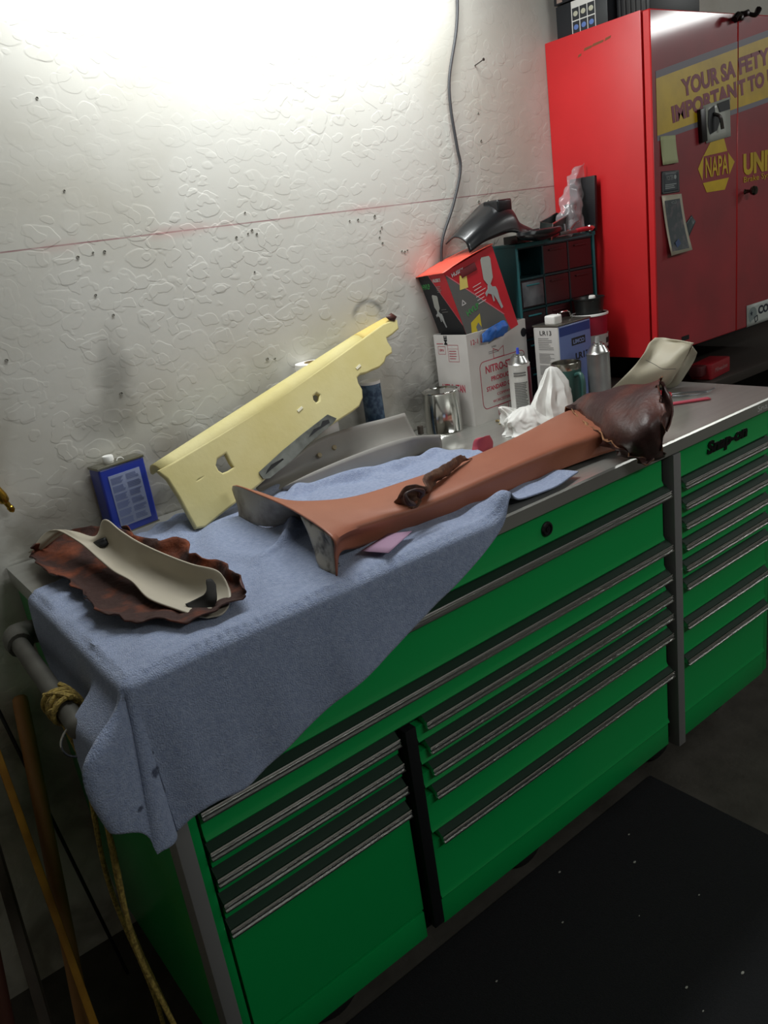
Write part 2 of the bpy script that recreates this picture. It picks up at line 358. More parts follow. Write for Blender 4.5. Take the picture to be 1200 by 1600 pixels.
def pull(x0, x1, h):
    pr = [(.032, h + .0285), (.020, h + .0285), (.004, h + .0145), (.000, h + .0155), (-.001, h + .0135), (.002, h + .0125), (.002, h + .0095), (-.001, h + .0085), (-.001, h + .0055), (.002, h + .0045), (.002, h + .003), (-.003, h + .002), (-.003, h - .001), (.006, h - .001), (.010, h + .004), (.015, h + .004), (.032, h + .01)]
    bm = nb(); L_ = [bm.verts.new((x0, y, z)) for y, z in pr]; R_ = [bm.verts.new((x1, y, z)) for y, z in pr]
    for i in range(len(pr)):
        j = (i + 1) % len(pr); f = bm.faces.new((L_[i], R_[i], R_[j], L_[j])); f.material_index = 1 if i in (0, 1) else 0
    for q in (L_[::-1], R_): bm.faces.new(q)
    return bm
pull_top = mat('pull_slope', '0e2c1c', .5, 0, spec=.15)  # dark green stands in for the drawer face mirrored in the slope
def drawer(x0, x1, h, zbot, px0=None, px1=None, flare=True):
    d = cpart('drawer', front_prof(x0, x1, h + .008, zbot, flare), green, smooth=True)
    bm = pull(px0 or x0, px1 or x1, h)
    for v in bm.verts: v.co += off
    me = bpy.data.meshes.new('handle'); bmesh.ops.recalc_face_normals(bm, faces=bm.faces[:]); bm.to_mesh(me); bm.free()
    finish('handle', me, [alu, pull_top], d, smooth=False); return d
fasc = cpart('fascia_panel', front_prof(.052, 1.325, -.037, -.109), green)
hA = [-.140, -.282]
drawer(.052, 1.325, -.140, -.251, .053, 1.345); drawer(.052, 1.325, -.282, -.331, .053, 1.345)
hs = [-.361, -.4165, -.470, -.5265]
for i, h in enumerate(hs): drawer(.052, .452, h, (hs[i + 1] + .0315) if i < 3 else -.776, .051, .452, flare=False)
hs = [-.361, -.419, -.471, -.5275, -.640]
for i, h in enumerate(hs): drawer(.500, 1.325, h, (hs[i + 1] + .0315) if i < 4 else -.782, .520, 1.340)
for x0, x1 in ((.052, .452), (.500, 1.325)): bm = nb(); box(bm, (x0, .014, -.851), (x1, .034, -.784), .001); cpart('kick_panel', bm, green)
hs = [-.139, -.194, -.247, -.305, -.364, -.416, -.530, -.639]
fasc2 = cpart('fascia_panel', front_prof(1.392, 1.815, -.037, -.108), green)
for i, h in enumerate(hs): drawer(1.392, 1.815, h, (hs[i + 1] + .0315) if i < 7 else -.790, 1.406, 1.818)
bm = nb(); box(bm, (1.392, .014, -.866), (1.815, .034, -.793), .001); cpart('kick_panel', bm, green)
# lock
bm = nb(); Mx = Matrix.Rotation(math.pi / 2, 3, 'X')
lathe(bm, [(.0165, 0), (.0165, .003), (.014, .006), (.0105, .0065), (.010, .0035), (.006, .0035), (.0055, .006), (0, .006)], (.912, .014, -.077), 24, Mx, mis=[0, 0, 0, 1, 1, 0, 0]); box(bm, (.9112, .0075, -.081), (.9128, .0085, -.073), mi=1)
cpart('keyed_lock', bm, [mat('lock_metal', '4a4a4c', .3, .9), black], fasc)
# raised nameplate letters on the right fascia
lg = text('Snap-on', .042, mat('black_badge', '0c0c10', .25), fasc2, frame(Vector((1.518, .0135, -.083)) + off, (1, 0, 0), (0, 0, 1)), width=.190, bold=.0020, ext=.003, name='name_badge', shear=.15)
bm = nb(); M = frame(Vector((0, .0185, 0)) + off, (1, 0, 0), (0, 0, 1)); poly(bm, M, [(1.512, -.092), (1.70, -.086), (1.712, -.056), (1.53, -.052)], 0); me = bpy.data.meshes.new('b'); bm.free()
# casters
def caster(x, y):
    bm = nb(); box(bm, (x - .05, y - .045, ZB - .012), (x + .05, y + .045, ZB), .002)
    for s in (-1, 1): box(bm, (x - .02, y + s * .026 - .003, ZB - .10), (x + .035, y + s * .026 + .003, ZB - .01), .001)
    c = cpart('caster', bm, mat('caster_steel', '2c2c2c', .5, .6))
    bm = nb(); lathe(bm, [(0, -.02), (.05, -.02), (.062, -.012), (.062, .012), (.05, .02), (0, .02)], (x + .018, y, -H + .0625), 24, Mx); cpart('wheel', bm, rubber, c)
for x in (.25, .85, 1.42, 1.74):
    for y in (.14, .58): caster(x, y)
# push bar on the left end
bm = nb(); zb = -.078
tube(bm, [(.0, .535, zb - .012), (-.030, .535, zb - .006), (-.050, .522, zb), (-.055, .495, zb), (-.055, .470, zb)], .024, 14); tube(bm, [(0, .072, zb), (-.045, .072, zb), (-.064, .080, zb), (-.066, .095, zb)], .0185, 14)
tube(bm, [(-.055, .50, zb), (-.066, .09, zb)], .0165, 16, 1)
cpart('push_bar', bm, pipe)
bm = nb(); tube(bm, [(-.068 + .03 * math.cos(a), .085, zb - .02 + .028 * math.sin(a)) for a in [i * math.pi / 8 for i in range(17)]], .0018, 6, 2); cpart('split_ring', bm, chrome)

# worktop
top = thing('worktop', 'stainless steel worktop lying along the top of the green tool chest', 'worktop', (.95, .35, -.0365))
bm = nb(); pr = [(.715, -.036), (.715, 0), (.012, 0), (.003, -.0018), (.0, -.006), (.0, -.034), (.002, -.036)]
L_ = [bm.verts.new((-.002 - .95, y - .35, z + .0365)) for y, z in pr]; R_ = [bm.verts.new((1.9025 - .95, y - .35, z + .0365)) for y, z in pr]
for i in range(len(pr)): j = (i + 1) % len(pr); bm.faces.new((L_[i], R_[i], R_[j], L_[j]))
bm.faces.new(L_[::-1]); bm.faces.new(R_); obj('slab', bm, steel, top, ang=20)
text('Snap-on', .022, mat('etched_steel', 'c8c8c4', .7, .4), top, frame((1.735 - .95, -.0004 - .35, -.027 + .0365), (1, 0, 0), (0, 0, 1)), width=.12, name='stamped_mark', ext=.0001)

# ================================================================= red wall cabinet
cab = thing('wall_cabinet', 'tall red steel two-door cabinet with a yellow banner, mounted beside the chest', 'cabinet', (2.27, .54, .084))
co = Vector((-2.27, -.54, -.084)); X0, X1, YF, Z0, Z1 = 1.832, 2.71, .361, .084, 1.012
def kpart(name, bm, m, parent=cab, label=None, smooth=True):
    for v in bm.verts: v.co += co
    return obj(name, bm, m, parent, smooth=smooth, label=label)
bm = nb(); box(bm, (X0, .388, Z0), (X1, YW - .001, Z1), .002); kpart('carcass', bm, red)
XS = 2.268
for a, b in ((X0 + .002, XS - .0012), (XS + .0012, X1 - .002)):
    bm = nb(); box(bm, (a, YF, Z0 + .003), (b, .384, Z1 - .003), .003, seg=1)
    for f in bm.faces:
        if f.calc_center_median().y < YF + .001: f.material_index = 1
    d = kpart('door', bm, [red, door_m])
    if a < 2: doorL = d
    else: doorR = d
DM = frame(Vector((0, YF - .0003, 0)) + co, (1, 0, 0), (0, 0, 1))
def onface(bm): me = None; return bm
def quad_clip(x0, x1, zt, zb_):   # band with sloping edges
    return [(x0, zb_(x0)), (x1, zb_(x1)), (x1, zt(x1)), (x0, zt(x0))]
yt = lambda x: .843 + .186 * (x - 1.861); yb = lambda x: .700 + .140 * (x - 1.861)
for dd, a, b in ((doorL, X0 + .022, XS - .003), (doorR, XS + .003, X1 - .01)):
    bm = nb(); poly(bm, DM, quad_clip(a, b, lambda x: yt(x) + .018, lambda x: yb(x) - .014), .0002); obj('banner_border', bm, greyp, dd, smooth=False)
    bm = nb(); poly(bm, DM, quad_clip(a, b, yt, yb), .0005); obj('banner', bm, yel, dd, smooth=False)
a10 = math.radians(10)
def btext(s, x, z, size, width, dd, ang=a10, m=maroon, bold=.0028): return text(s, size, m, dd, DM @ Matrix.Translation((x, z, .0009)) @ Matrix.Rotation(ang, 4, 'Z'), width=width, bold=bold)
btext('YOUR SA', 1.983, .796, .060, .285, doorL); btext('FETY IS', 2.273, .848, .060, .25, doorR)
btext('IMPORTAN', 1.926, .730, .056, .340, doorL); btext('T TO US', 2.273, .790, .056, .25, doorR)
# hexagonal emblem
bm = nb(); HX = 2.152; HZ_ = .604
poly(bm, DM, [(HX - .072, .632), (HX + .058, .640), (HX + .038, .680), (HX - .035, .668)], .0005); poly(bm, DM, [(HX - .055, .531), (HX + .045, .531), (HX + .068, .564), (HX - .075, .559)], .0005)
poly(bm, DM, [(HX - .1, .600), (HX - .077, .566), (HX - .070, .636)], .0005); poly(bm, DM, [(HX + .1, .607), (HX + .062, .636), (HX + .070, .572)], .0005); obj('hexagon_emblem', bm, yel, doorL, smooth=False)
btext('NAPA', HX - .063, .573, .078, .122, doorL, .03, yel, .001); btext('UNIT', 2.302, .567, .080, .20, doorR, .03, yel, .004); btext('Brake Syst', 2.302, .542, .024, .17, doorR, .03, yel, 0)
# knobs and latch on the doors
def knob(x, z, dd, m=chrome):
    bm = nb(); lathe(bm, [(.008, 0), (.006, .004), (.005, .016), (.012, .022), (.0145, .030), (.012, .036), (0, .039)], Vector((x, YF, z)) + co, 20, Mx); obj('knob', bm, m, dd)
knob(2.315, .515, doorR, mat('worn_chrome', '5a5452', .15, 1))
bm = nb()
for s, x in ((-1, 2.252), (1, 2.285)):
    lathe(bm, [(.010, 0), (.008, .01), (.009, .022), (0, .025)], Vector((x, YF, .993 + .012 * (s > 0))) + co, 14, Mx)
    tube(bm, [Vector((x, YF - .018, .995 + .01 * (s > 0))) + co, Vector((x + s * .03, YF - .026, .999)) + co, Vector((x + s * .05, YF - .026, .985 + .03 * (s > 0))) + co], lambda t: .005 + .004 * t, 8, 4)
obj('latch_handle', bm, mat('dark_latch', '241c1e', .3, .8), doorL)
bm = nb(); rect(bm, DM, 1.955, .112, 1.995, .126, .0004); obj('vent_slot', bm, black, doorL, smooth=False)
# worn mark on the side
bm = nb(); SM = frame(Vector((X0 - .0003, 0, 0)) + co, (0, -1, 0), (0, 0, 1))
for a, b, z in ((-.60, -.588, .95), (-.578, -.55, .962), (-.548, -.51, .966), (-.505, -.485, .970)): poly(bm, SM, [(a, z - .003), (b, z), (b + .002, z + .006), (a + .003, z + .004)], .0002)
obj('paint_chip', bm, mat('chip', '7a4a2c', .8), cab, smooth=False)
# papers and magnets on the doors (things of their own)
def door_sheet(name, label, cat, pts, m, bend=.004, d=0):
    me_pts = [Vector((x, YF - .0015 - d, z)) for x, z in pts]; c = sum(me_pts, Vector()) / len(pts)
    t = thing(name, label, cat, c)
    q = [p - c for p in me_pts]; rows = []
    n = 6; bm = nb(); G = []
    for j in range(n + 1):
        v = j / n; a = q[3].lerp(q[0], v); b = q[2].lerp(q[1], v); G.append([bm.verts.new(a.lerp(b, i / 4) + Vector((0, -bend * (1 - v) ** 2 * (1 + .3 * i / 4), 0))) for i in range(5)])
    for j in range(n):
        for i in range(4): bm.faces.new((G[j][i], G[j][i + 1], G[j + 1][i + 1], G[j + 1][i]))
    sheet('sheet', bm, m, t, .0006, 0); return t, c
t, c = door_sheet('sticky_note', 'blank pale yellow-green note stuck on the dark red cabinet door', 'note', [(1.866, .697), (1.939, .697), (1.944, .624), (1.871, .622)], mat('note_paper', 'b8bc92', .8))
t, c = door_sheet('business_card', 'dark grey square card with pale print, below the blank note on the door', 'card', [(1.869, .606), (1.953, .604), (1.955, .545), (1.867, .545)], mat('card_dark', '3c4248', .5), 0)
Mc = frame((0, -.0009, 0), (1, 0, 0), (0, 0, 1)); bm = nb(); outline(bm, Mc, [(-.038, -.027), (.038, -.027), (.038, .027), (-.038, .027)], .0006); obj('printed_border', bm, greyl, t, smooth=False)
text('YOSTER', .016, mat('pale_print', '9aa0a0', .6), t, frame((-.022, -.0009, .006), (1, 0, 0), (0, 0, 1)), width=.036); bm = nb()
lathe(bm, [(0, 0), (.006, 0), (.006, .0004), (0, .0004)], (.022, -.0006, .012), 12, Mx); obj('printed_emblem', bm, MATS['pale_print'], t); bm = nb(); lines(bm, Mc, -.028, .028, -.018, -.004, 3, .0012); obj('print_lines', bm, MATS['pale_print'], t, smooth=False)
t, c = door_sheet('key_tag', 'dark folded tag sticking out from behind the poster on the door', 'tag', [(1.985, .455), (2.015, .475), (2.030, .455), (1.988, .408)], mat('tag_dark', '3a4448', .4), .003)
t, c = door_sheet('small_poster', 'narrow dark picture flyer with a cream border, curling off the red door', 'poster', [(1.864, .542), (1.961, .539), (1.989, .378), (1.888, .374)], mat('poster_paper', 'b5ae9c', .7), .012, .002)
bm = nb(); G = []
for j in range(7):
    v = j / 6; G.append([bm.verts.new(Vector(((1.876 + .018 * (1 - v)) + (.075 + .006 * (1 - v)) * i / 4, YF - .0045 - .012 * (1 - (.06 + .86 * v)) ** 2 * (1 + .3 * i / 4), .385 + .142 * v)) - c) for i in range(5)])
for j in range(6):
    for i in range(4): bm.faces.new((G[j][i], G[j][i + 1], G[j + 1][i + 1], G[j + 1][i]))
obj('printed_picture', bm, mat('poster_print', '40484c', .5, col2='6a6064', nscale=45, lo=.5, hi=.7), t)
text('HOLD', .012, MATS['pale_print'], t, frame(Vector((1.905, YF - .0055, .515)) - c, (1, 0, 0), (0, 0, 1)), width=.026)
bm = nb(); Mq = frame(Vector((0, YF - .015, 0)) - c, (1, 0, 0), (0, 0, 1)); poly(bm, Mq, [(1.908, .408), (1.925, .418), (1.937, .402), (1.918, .392)], 0); obj('printed_picture', bm, mat('blue_patch', '4a5a80', .6), t, smooth=False)
t, c = door_sheet('photo_print', 'square photo print of a dark shape on white, stuck slightly tilted on the door', 'photo', [(2.078, .768), (2.222, .788), (2.226, .680), (2.094, .667)], mat('photo_paper', 'b4b6ae', .35), .001)
bm = nb(); Mq = frame(Vector((0, YF - .0042, 0)) - c, (1, 0, 0), (0, 0, 1)); poly(bm, Mq, [(2.105, .756), (2.135, .768), (2.140, .742), (2.172, .735), (2.150, .700), (2.112, .690), (2.100, .715)], 0); poly(bm, Mq, [(2.15, .772), (2.215, .782), (2.22, .755), (2.165, .748)], 0); obj('printed_picture', bm, blackp, t, smooth=False)
tm = tag(obj('spring_clip', box(nb(), (-.014, -.012, -.045), (.014, .0, .045), .003), mat('clip_dark', '1a1416', .35, .4)), 'dark magnetic clip standing on the red door beside the photo', 'clip'); tm.location = (2.066, YF - .001, .715 + H); tm.rotation_euler = (0, -.12, 0)
bm = nb(); tube(bm, [(0, 0, 0), (.012, -.014, -.012), (.018, -.018, -.045)], .005, 8); tm2 = tag(obj('wall_hook', bm, mat('hook_metal', '6a6868', .2, 1)), 'small metal hook standing out in front of the tilted photo', 'hook'); tm2.location = (2.13, YF - .004, .745 + H)
t, c = door_sheet('bumper_sticker', 'white sticker with a football helmet at the bottom of the right door', 'sticker', [(2.329, .158), (2.60, .158), (2.60, .087), (2.331, .087)], mat('sticker_white', 'b4b8b4', .5), 0)
Mq = frame(Vector((0, YF - .0022, 0)) - c, (1, 0, 0), (0, 0, 1)); text('COW', .036, mat('navy_print', '1a2030', .6), t, Mq @ Matrix.Translation((2.402, .119, .0002)), width=.115, bold=.0015)
bm = nb(); me = plate([[(2.367 + .026 * math.cos(a) , .124 + .024 * math.sin(a)) for a in [math.radians(d) for d in range(-35, 215, 12)]] + [(2.345, .106), (2.352, .098), (2.360, .104)]][:1], .0002, Mq); finish('helmet_print', me, mat('helmet_grey', '7c8686', .5), t, smooth=False)
bm.free(); bm = nb(); poly(bm, Mq, [(2.358 + (.010 if k % 2 == 0 else .004) * math.cos(math.pi / 2 + k * math.pi / 5), .128 + (.010 if k % 2 == 0 else .004) * math.sin(math.pi / 2 + k * math.pi / 5)) for k in range(10)], .0008)
outline(bm, Mq, [(2.378, .112), (2.396, .116), (2.398, .100), (2.384, .095)], .0016, .0008); obj('helmet_print', bm, MATS['navy_print'], t, smooth=False)
# black carton on top of the cabinet
t = thing('black_carton', 'black carton with a grid of small pictures, standing on the red cabinet', 'box', (1.98, .595, 1.0125))
bm = nb(); box(bm, (-.13, -.09, 0), (.13, .09, .085), .002); box(bm, (-.133, -.093, .088), (.133, .093, .13), .002); obj('carton', bm, mat('carton_black', '1d2126', .4), t)
Mt = frame((-.1304, 0, 0), (0, -1, 0), (0, 0, 1)); bm = nb(); rect(bm, Mt, -.034, .0, .05, .084, .0002); obj('picture_panel', bm, paper, t, smooth=False)
for r in range(2):
    for q in range(3):
        bm = nb(); rect(bm, Mt, -.031 + q * .0272, .001 + r * .034, -.031 + q * .0272 + .0245, .001 + r * .034 + .031, .0005); obj('picture_tile', bm, mat('tile_dark', '20242a', .5), t, smooth=False)
        bm = nb(); bmesh.ops.create_icosphere(bm, subdivisions=2, radius=.0085, matrix=Mt @ Matrix.Translation((-.031 + q * .0272 + .012, .001 + r * .034 + .016, .0006)) @ Matrix.Diagonal((1, .8, .04, 1))); obj('pictured_lamp', bm, mat('lamp_pic%d' % (r > 0), 'b8b8a4' if r >= 1 else '5a78b8', .5), t)
bm = nb(); rect(bm, frame((-.1334, 0, 0), (0, -1, 0), (0, 0, 1)), -.082, .092, -.062, .102, .0002); obj('label_patch', bm, mat('label_red', 'a08a80', .6), t, smooth=False)
t = thing('black_case', 'ribbed black plastic case beside the carton on the red cabinet', 'case', (2.0, .447, 1.0125)); bm = nb(); box(bm, (-.12, -.055, 0), (.12, .05, .10), .004)
for i in range(6): box(bm, (-.1225, -.045 + i * .016, .004), (-.119, -.039 + i * .016, .096))
obj('case_body', bm, black, t)
# ================================================================= dark bench beyond the chest with red tool box
bm = nb(); box(bm, (1.93, .30, -.06), (3.3, .715, -.03), .003); t = thing('side_bench', 'dark wooden side bench under the red cabinet, right of the steel worktop', 'bench', (2.6, .5, -H))
for v in bm.verts: v.co += Vector((-2.6, -.5, H))
obj('bench_top', bm, ply, t)
for x in (1.97, 3.25):
    for y in (.34, .68):
        bm = nb(); box(bm, (x - 2.6 - .035, y - .5 - .03, 0), (x - 2.6 + .035, y - .5 + .03, H - .0605)); obj('leg', bm, ply, t)
bm = nb(); box(bm, (-.66, .20, .10), (.68, .2145, H - .0605)); obj('back_board', bm, mat('black_board', '0b0b0c', .9), t)
bm = nb(); box(bm, (-.66, .20, H - .029), (.68, .2145, H + .083)); obj('back_board', bm, MATS['black_board'], t)
p = Y(1140, 598, .38)
t = thing('red_tool_case', 'small red power tool case in the dark under the cabinet', 'tool case', (2.12, .365, -.0298), (0, 0, .12))
bm = nb(); box(bm, (-.07, -.035, 0), (.07, .035, .05), .006); obj('case_body', bm, mat('case_red', '8c1c26', .4), t)
bm = nb(); box(bm, (-.11, -.02, .018), (-.07, .02, .05), .005); obj('case_nose', bm, mat('case_maroon', '4a1218', .5), t); text('Milwaukee', .02, mat('case_print', 'a87070', .6), t, frame((-.045, -.0355, .02), (1, 0, 0), (0, 0, 1)), width=.09, name='lettering')
# ================================================================= wall cord, nail, brass nozzle
cp = [(1.485,1.35),(1.483,1.2),(1.481,1.111),(1.465,1.035),(1.424,.926),(1.417,.847),(1.426,.749),(1.43,.691),(1.389,.601),(1.337,.52),(1.322,.46),(1.325,.38)]
bm = nb(); tube(bm, [(x, YW - .011, z + H) for x, z in cp], .0042, 10, 8); tag(obj('power_cord', bm, mat('cord_grey', '3c3d40', .5)), 'dark grey cord hanging down the white wall behind the red box', 'cord')
bm = nb(); tube(bm, [(1.535, YW, .955 + H), (1.541, YW - .03, .964 + H)], .0016, 8, 1); lathe(bm, [(0, .001), (.004, .001), (.004, -.001), (0, -.001)], (1.541, YW - .03, .964 + H), 10, Mx); tag(obj('bent_nail', bm, mat('nail_steel', '6a6662', .4, 1)), 'single steel nail sticking out of the wall right of the cord', 'nail')
bp = Y(2, 776, .69); t = thing('air_nozzle', 'brass air fitting hanging against the wall at the left', 'fitting', bp)
bm = nb(); Mn = Matrix.Rotation(math.radians(160), 3, 'Y'); lathe(bm, [(.004, -.03), (.010, -.028), (.012, 0), (.010, .012), (.006, .016), (.0055, .026), (.007, .028), (.0065, .036), (.003, .040), (0, .042)], (0, 0, 0), 14, Mn); obj('body', bm, brass, t)
bm = nb(); tube(bm, [(0, .0, .02), (-.02, .015, .08), (-.03, .029, .14)], .004, 8); obj('hanger', bm, brass, t)

# ================================================================= towel
def fold(d, r=.013):
    L0 = r * math.pi / 2
    if d <= 0: return 0, 0
    if d < L0: return r * math.sin(d / r), r * (1 - math.cos(d / r))
    return r, r + d - L0
def towel_pt(s, t):
    a, b = max(0, -s), max(0, -t); d = math.hypot(a, b); out, down = fold(d)
    x, y = max(s, 0), max(t, 0); z = .005 - down
    if d > 0:
        dx, dy = -a / d, -b / d; corner = (2 * a * b / (d * d)) ** 1.5
        fl = out + corner * .13 * max(0, d - .02)
        # long soft vertical folds in the hanging part
        k = min(1, down / .18); u = (x * 9 if b > a else y * 8)
        wv = .5 + .5 * math.sin(u * 2.1 + 1.5 * nz((x, y, z), 5, 3) * 2)
        fl += k * (.004 + .014 * wv * (1 - .6 * corner)) + .004 * k * (1 + nz((x * 20, y * 20, z * 8)))
        # ridge pinched toward the bar near the corner
        ang = math.atan2(a, b)
        fl += .035 * math.exp(-((ang - 1.15) / .16) ** 2) * min(1, d / .06) * math.exp(-((d - .10) / .09) ** 2)
        fl -= .008 * math.exp(-((ang - .86) / .13) ** 2) * min(1, d / .04) * math.exp(-((d - .10) / .08) ** 2)
        if a > 0:
            sm = lambda q: max(0, min(1, q)) ** 2 * (3 - 2 * max(0, min(1, q)))
            side = sm((.135 - t) / .05) * (sm((ang - .75) / .45) if b > 0 else 1)
            fl += .050 * side * sm((d - .03) / .06) * (1 - .45 * sm((d - .15) / .2))
        x += dx * fl; y += dy * fl
        if t > .14: x = max(x, -.028)
    else:
        f = .5 + .5 * math.sin(8 * nz((s, t, 0), 3.2, 9) * 3)
        z += .0045 * (1 + nz((s, t, 0), 14, 5)) + .005 * f * min(1, max(0, min(s, t)) / .09)
        for cx, cy, sx_, sy_, ang, hh in ((.47, .30, .10, .012, .9, .018), (.42, .24, .09, .010, .4, .014), (.75, .46, .14, .016, -.3, .02), (.93, .43, .10, .014, .1, .014), (.60, .50, .10, .014, .5, .014), (.36, .55, .10, .02, .3, .012)):
            u = (s - cx) * math.cos(ang) + (t - cy) * math.sin(ang); v = -(s - cx) * math.sin(ang) + (t - cy) * math.cos(ang); z += hh * math.exp(-(u / sx_) ** 2 - (v / sy_) ** 2)
    # rolled-over lump on the front edge where the towel ends
    g = math.exp(-((s - .79) / .028) ** 2 - ((t - .012) / .035) ** 2); z += .034 * g; y -= .004 * g
    return Vector((x, y, z + H))
def poly_curve(pts, n):
    P_ = crv([Vector((p[0], p[1], 0)) for p in pts], 12); L_ = [0]
    for a, b in zip(P_, P_[1:]): L_.append(L_[-1] + (b - a).length)
    out = []; j = 0
    for i in range(n + 1):
        q = L_[-1] * i / n
        while j < len(L_) - 2 and L_[j + 1] < q: j += 1
        t = (q - L_[j]) / max(1e-9, L_[j + 1] - L_[j]); out.append(P_[j].lerp(P_[j + 1], min(1, t)))
    return out
NU, NV = 300, 170
bot = poly_curve([(-.175, -.205), (-.10, -.250), (-.03, -.268), (.05, -.245), (.13, -.252), (.26, -.212), (.45, -.150), (.60, -.100), (.72, -.045), (.79, -.004), (.83, .010), (.93, .004), (1.035, .022)], NU)
topc = poly_curve([(-.03, .485), (.07, .49), (.16, .54), (.254, .59), (.33, .623), (.42, .64), (.55, .63), (.72, .57), (.88, .49), (1.0, .432), (1.05, .407)], NU)
lef = poly_curve([(-.175, -.205), (-.185, -.06), (-.205, .07), (-.225, .18), (-.21, .27), (-.16, .37), (-.075, .46), (-.03, .485)], NV)
rig = poly_curve([(1.035, .022), (1.0, .12), (1.01, .22), (1.045, .32), (1.05, .407)], NV)
bm = nb(); G = []
for j in range(NV + 1):
    v = j / NV; row = []
    for i in range(NU + 1):
        u = i / NU
        p = bot[i] * (1 - v) + topc[i] * v + lef[j] * (1 - u) + rig[j] * u - (bot[0] * (1 - u) * (1 - v) + bot[-1] * u * (1 - v) + topc[0] * (1 - u) * v + topc[-1] * u * v)
        if j in (0, NV): p = p + Vector((0, .002 * nz((u * 90, j, 0))))  if False else p
        row.append(bm.verts.new(towel_pt(p.x, p.y)))
    G.append(row)
for j in range(NV):
    for i in range(NU): bm.faces.new((G[j][i], G[j][i + 1], G[j + 1][i + 1], G[j + 1][i]))
_a, _b = Y(247, 1210, -.035), Y(222, 1268, -.045); STAINS = [(_a.x, _a.z, .010), (_b.x, _b.z, .007)]; towel_stains()
tw = sheet('towel', bm, towel_m, None, .0035, 1)
tag(tw, 'blue terry towel spread over the left end of the steel worktop and hanging down', 'towel')
# ================================================================= trim pieces
def px_rows(rows, dz=0): return [[Z(*p[:2], p[2] + dz) for p in r] for r in rows]
def wob(amp, sc, seed): return lambda p, u, v: p + Vector((nz(p, sc, seed), nz(p, sc, seed + 5), nz(p, sc, seed + 9))) * amp
# rough leather hide under the left trim
rows = px_rows([
 [(48, 866, .030), (56, 870, .014), (52, 873, .010), (50, 878, .012), (48, 880, .022)],
 [(120, 838, .02), (110, 855, .010), (100, 880, .008), (95, 900, .009), (93, 913, .024)],
 [(180, 832, .03), (165, 860, .010), (145, 900, .009), (132, 925, .009), (124, 934, .02)],
 [(245, 852, .035), (220, 880, .010), (185, 920, .009), (160, 952, .010), (150, 966, .028)],
 [(292, 855, .040), (270, 890, .010), (240, 930, .009), (215, 965, .010), (206, 984, .020)],
 [(306, 876, .030), (300, 900, .010), (280, 935, .009), (262, 968, .010), (255, 982, .016)],
 [(345, 888, .034), (335, 910, .012), (325, 940, .010), (308, 968, .010), (303, 984, .016)],
 [(372, 912, .040), (368, 920, .020), (362, 935, .013), (352, 955, .012), (346, 966, .018)],
 [(389, 930, .030), (389, 933, .026), (388, 936, .022), (385, 940, .020), (382, 944, .020)]])
t = thing('leather_hide', 'rough orange-brown leather hide with curled edges under the beige trim', 'leather', (.18, .42, .012)); o3 = Vector((.18, .42, .012)); rows = [[q + Vector((0, 0, .011)) for q in r] for r in rows]
sheet('hide', patch(rows, 8, 8, lambda p, u, v: p + Vector((nz(p, 30, 1), nz(p, 30, 2), abs(nz(p, 22, 3)))) * (.006 + .010 * (abs(v - .5) * 2) ** 3), o3), [leather_r, leather], t, .0025, 1, mo=1)
rows = px_rows([[(190, 822, .045), (196, 840, .028)], [(200, 820, .055), (208, 836, .035)], [(206, 832, .045), (222, 852, .028)], [(214, 848, .03), (240, 860, .02)]])
sheet('curled_flap', patch(rows, 5, 4, wob(.004, 30, 4), o3), [leather_r, leather], t, .0025, 1, mo=1)
# beige channel trim
rows = px_rows([
 [(62, 866, .016), (58, 866, .016), (55, 867, .016), (50, 868, .016), (46, 868, .016)],
 [(108, 836, .062), (102, 834, .064), (97, 833, .066), (90, 833, .064), (80, 833, .062)],
 [(150, 843, .066), (143, 847, .064), (136, 850, .062), (129, 851, .062), (121, 849, .064)],
 [(164, 816, .105), (168, 838, .078), (170, 856, .056), (166, 868, .050), (158, 880, .054)],
 [(190, 834, .095), (190, 855, .066), (188, 872, .048), (184, 886, .043), (180, 898, .048)],
 [(217, 851, .088), (214, 873, .060), (210, 890, .042), (208, 905, .038), (208, 914, .042)],
 [(255, 869, .078), (255, 895, .044), (255, 915, .030), (248, 930, .027), (233, 940, .032)],
 [(300, 886, .068), (302, 912, .038), (300, 932, .022), (292, 948, .021), (275, 957, .024)],
 [(342, 897, .055), (350, 922, .032), (348, 944, .018), (336, 958, .017), (305, 967, .018)],
 [(360, 926, .028), (362, 938, .022), (357, 955, .016), (346, 966, .015), (325, 971, .015)]])
rows = [[q + Vector((0, 0, .006)) for q in r] for r in rows]; o3 = Vector((.2, .45, .02)); t = thing('beige_trim_panel', 'curved beige channel-shaped plastic trim lying on the rough leather hide', 'trim panel', o3)
sheet('shell', patch(rows, 8, 8, None, o3), beige, t, .0028, 0)
rows = px_rows([[(322, 906, .06), (330, 905, .058), (336, 912, .052)], [(320, 925, .048), (330, 930, .042), (338, 934, .038)], [(300, 938, .036), (312, 945, .030), (330, 950, .024)], [(290, 944, .032), (298, 952, .026), (318, 958, .020)]])
sheet('foam_pad', patch(rows, 5, 5, wob(.004, 40, 8), o3), mat('dark_foam', '1c1a18', .9), t, .004, 1)
rows = px_rows([[(135, 842, .062), (150, 848, .058)], [(150, 846, .068), (160, 856, .060)], [(166, 840, .075), (172, 850, .062)]])
sheet('clip_block', patch(rows, 3, 3, None, o3), black, t, .01, 0)
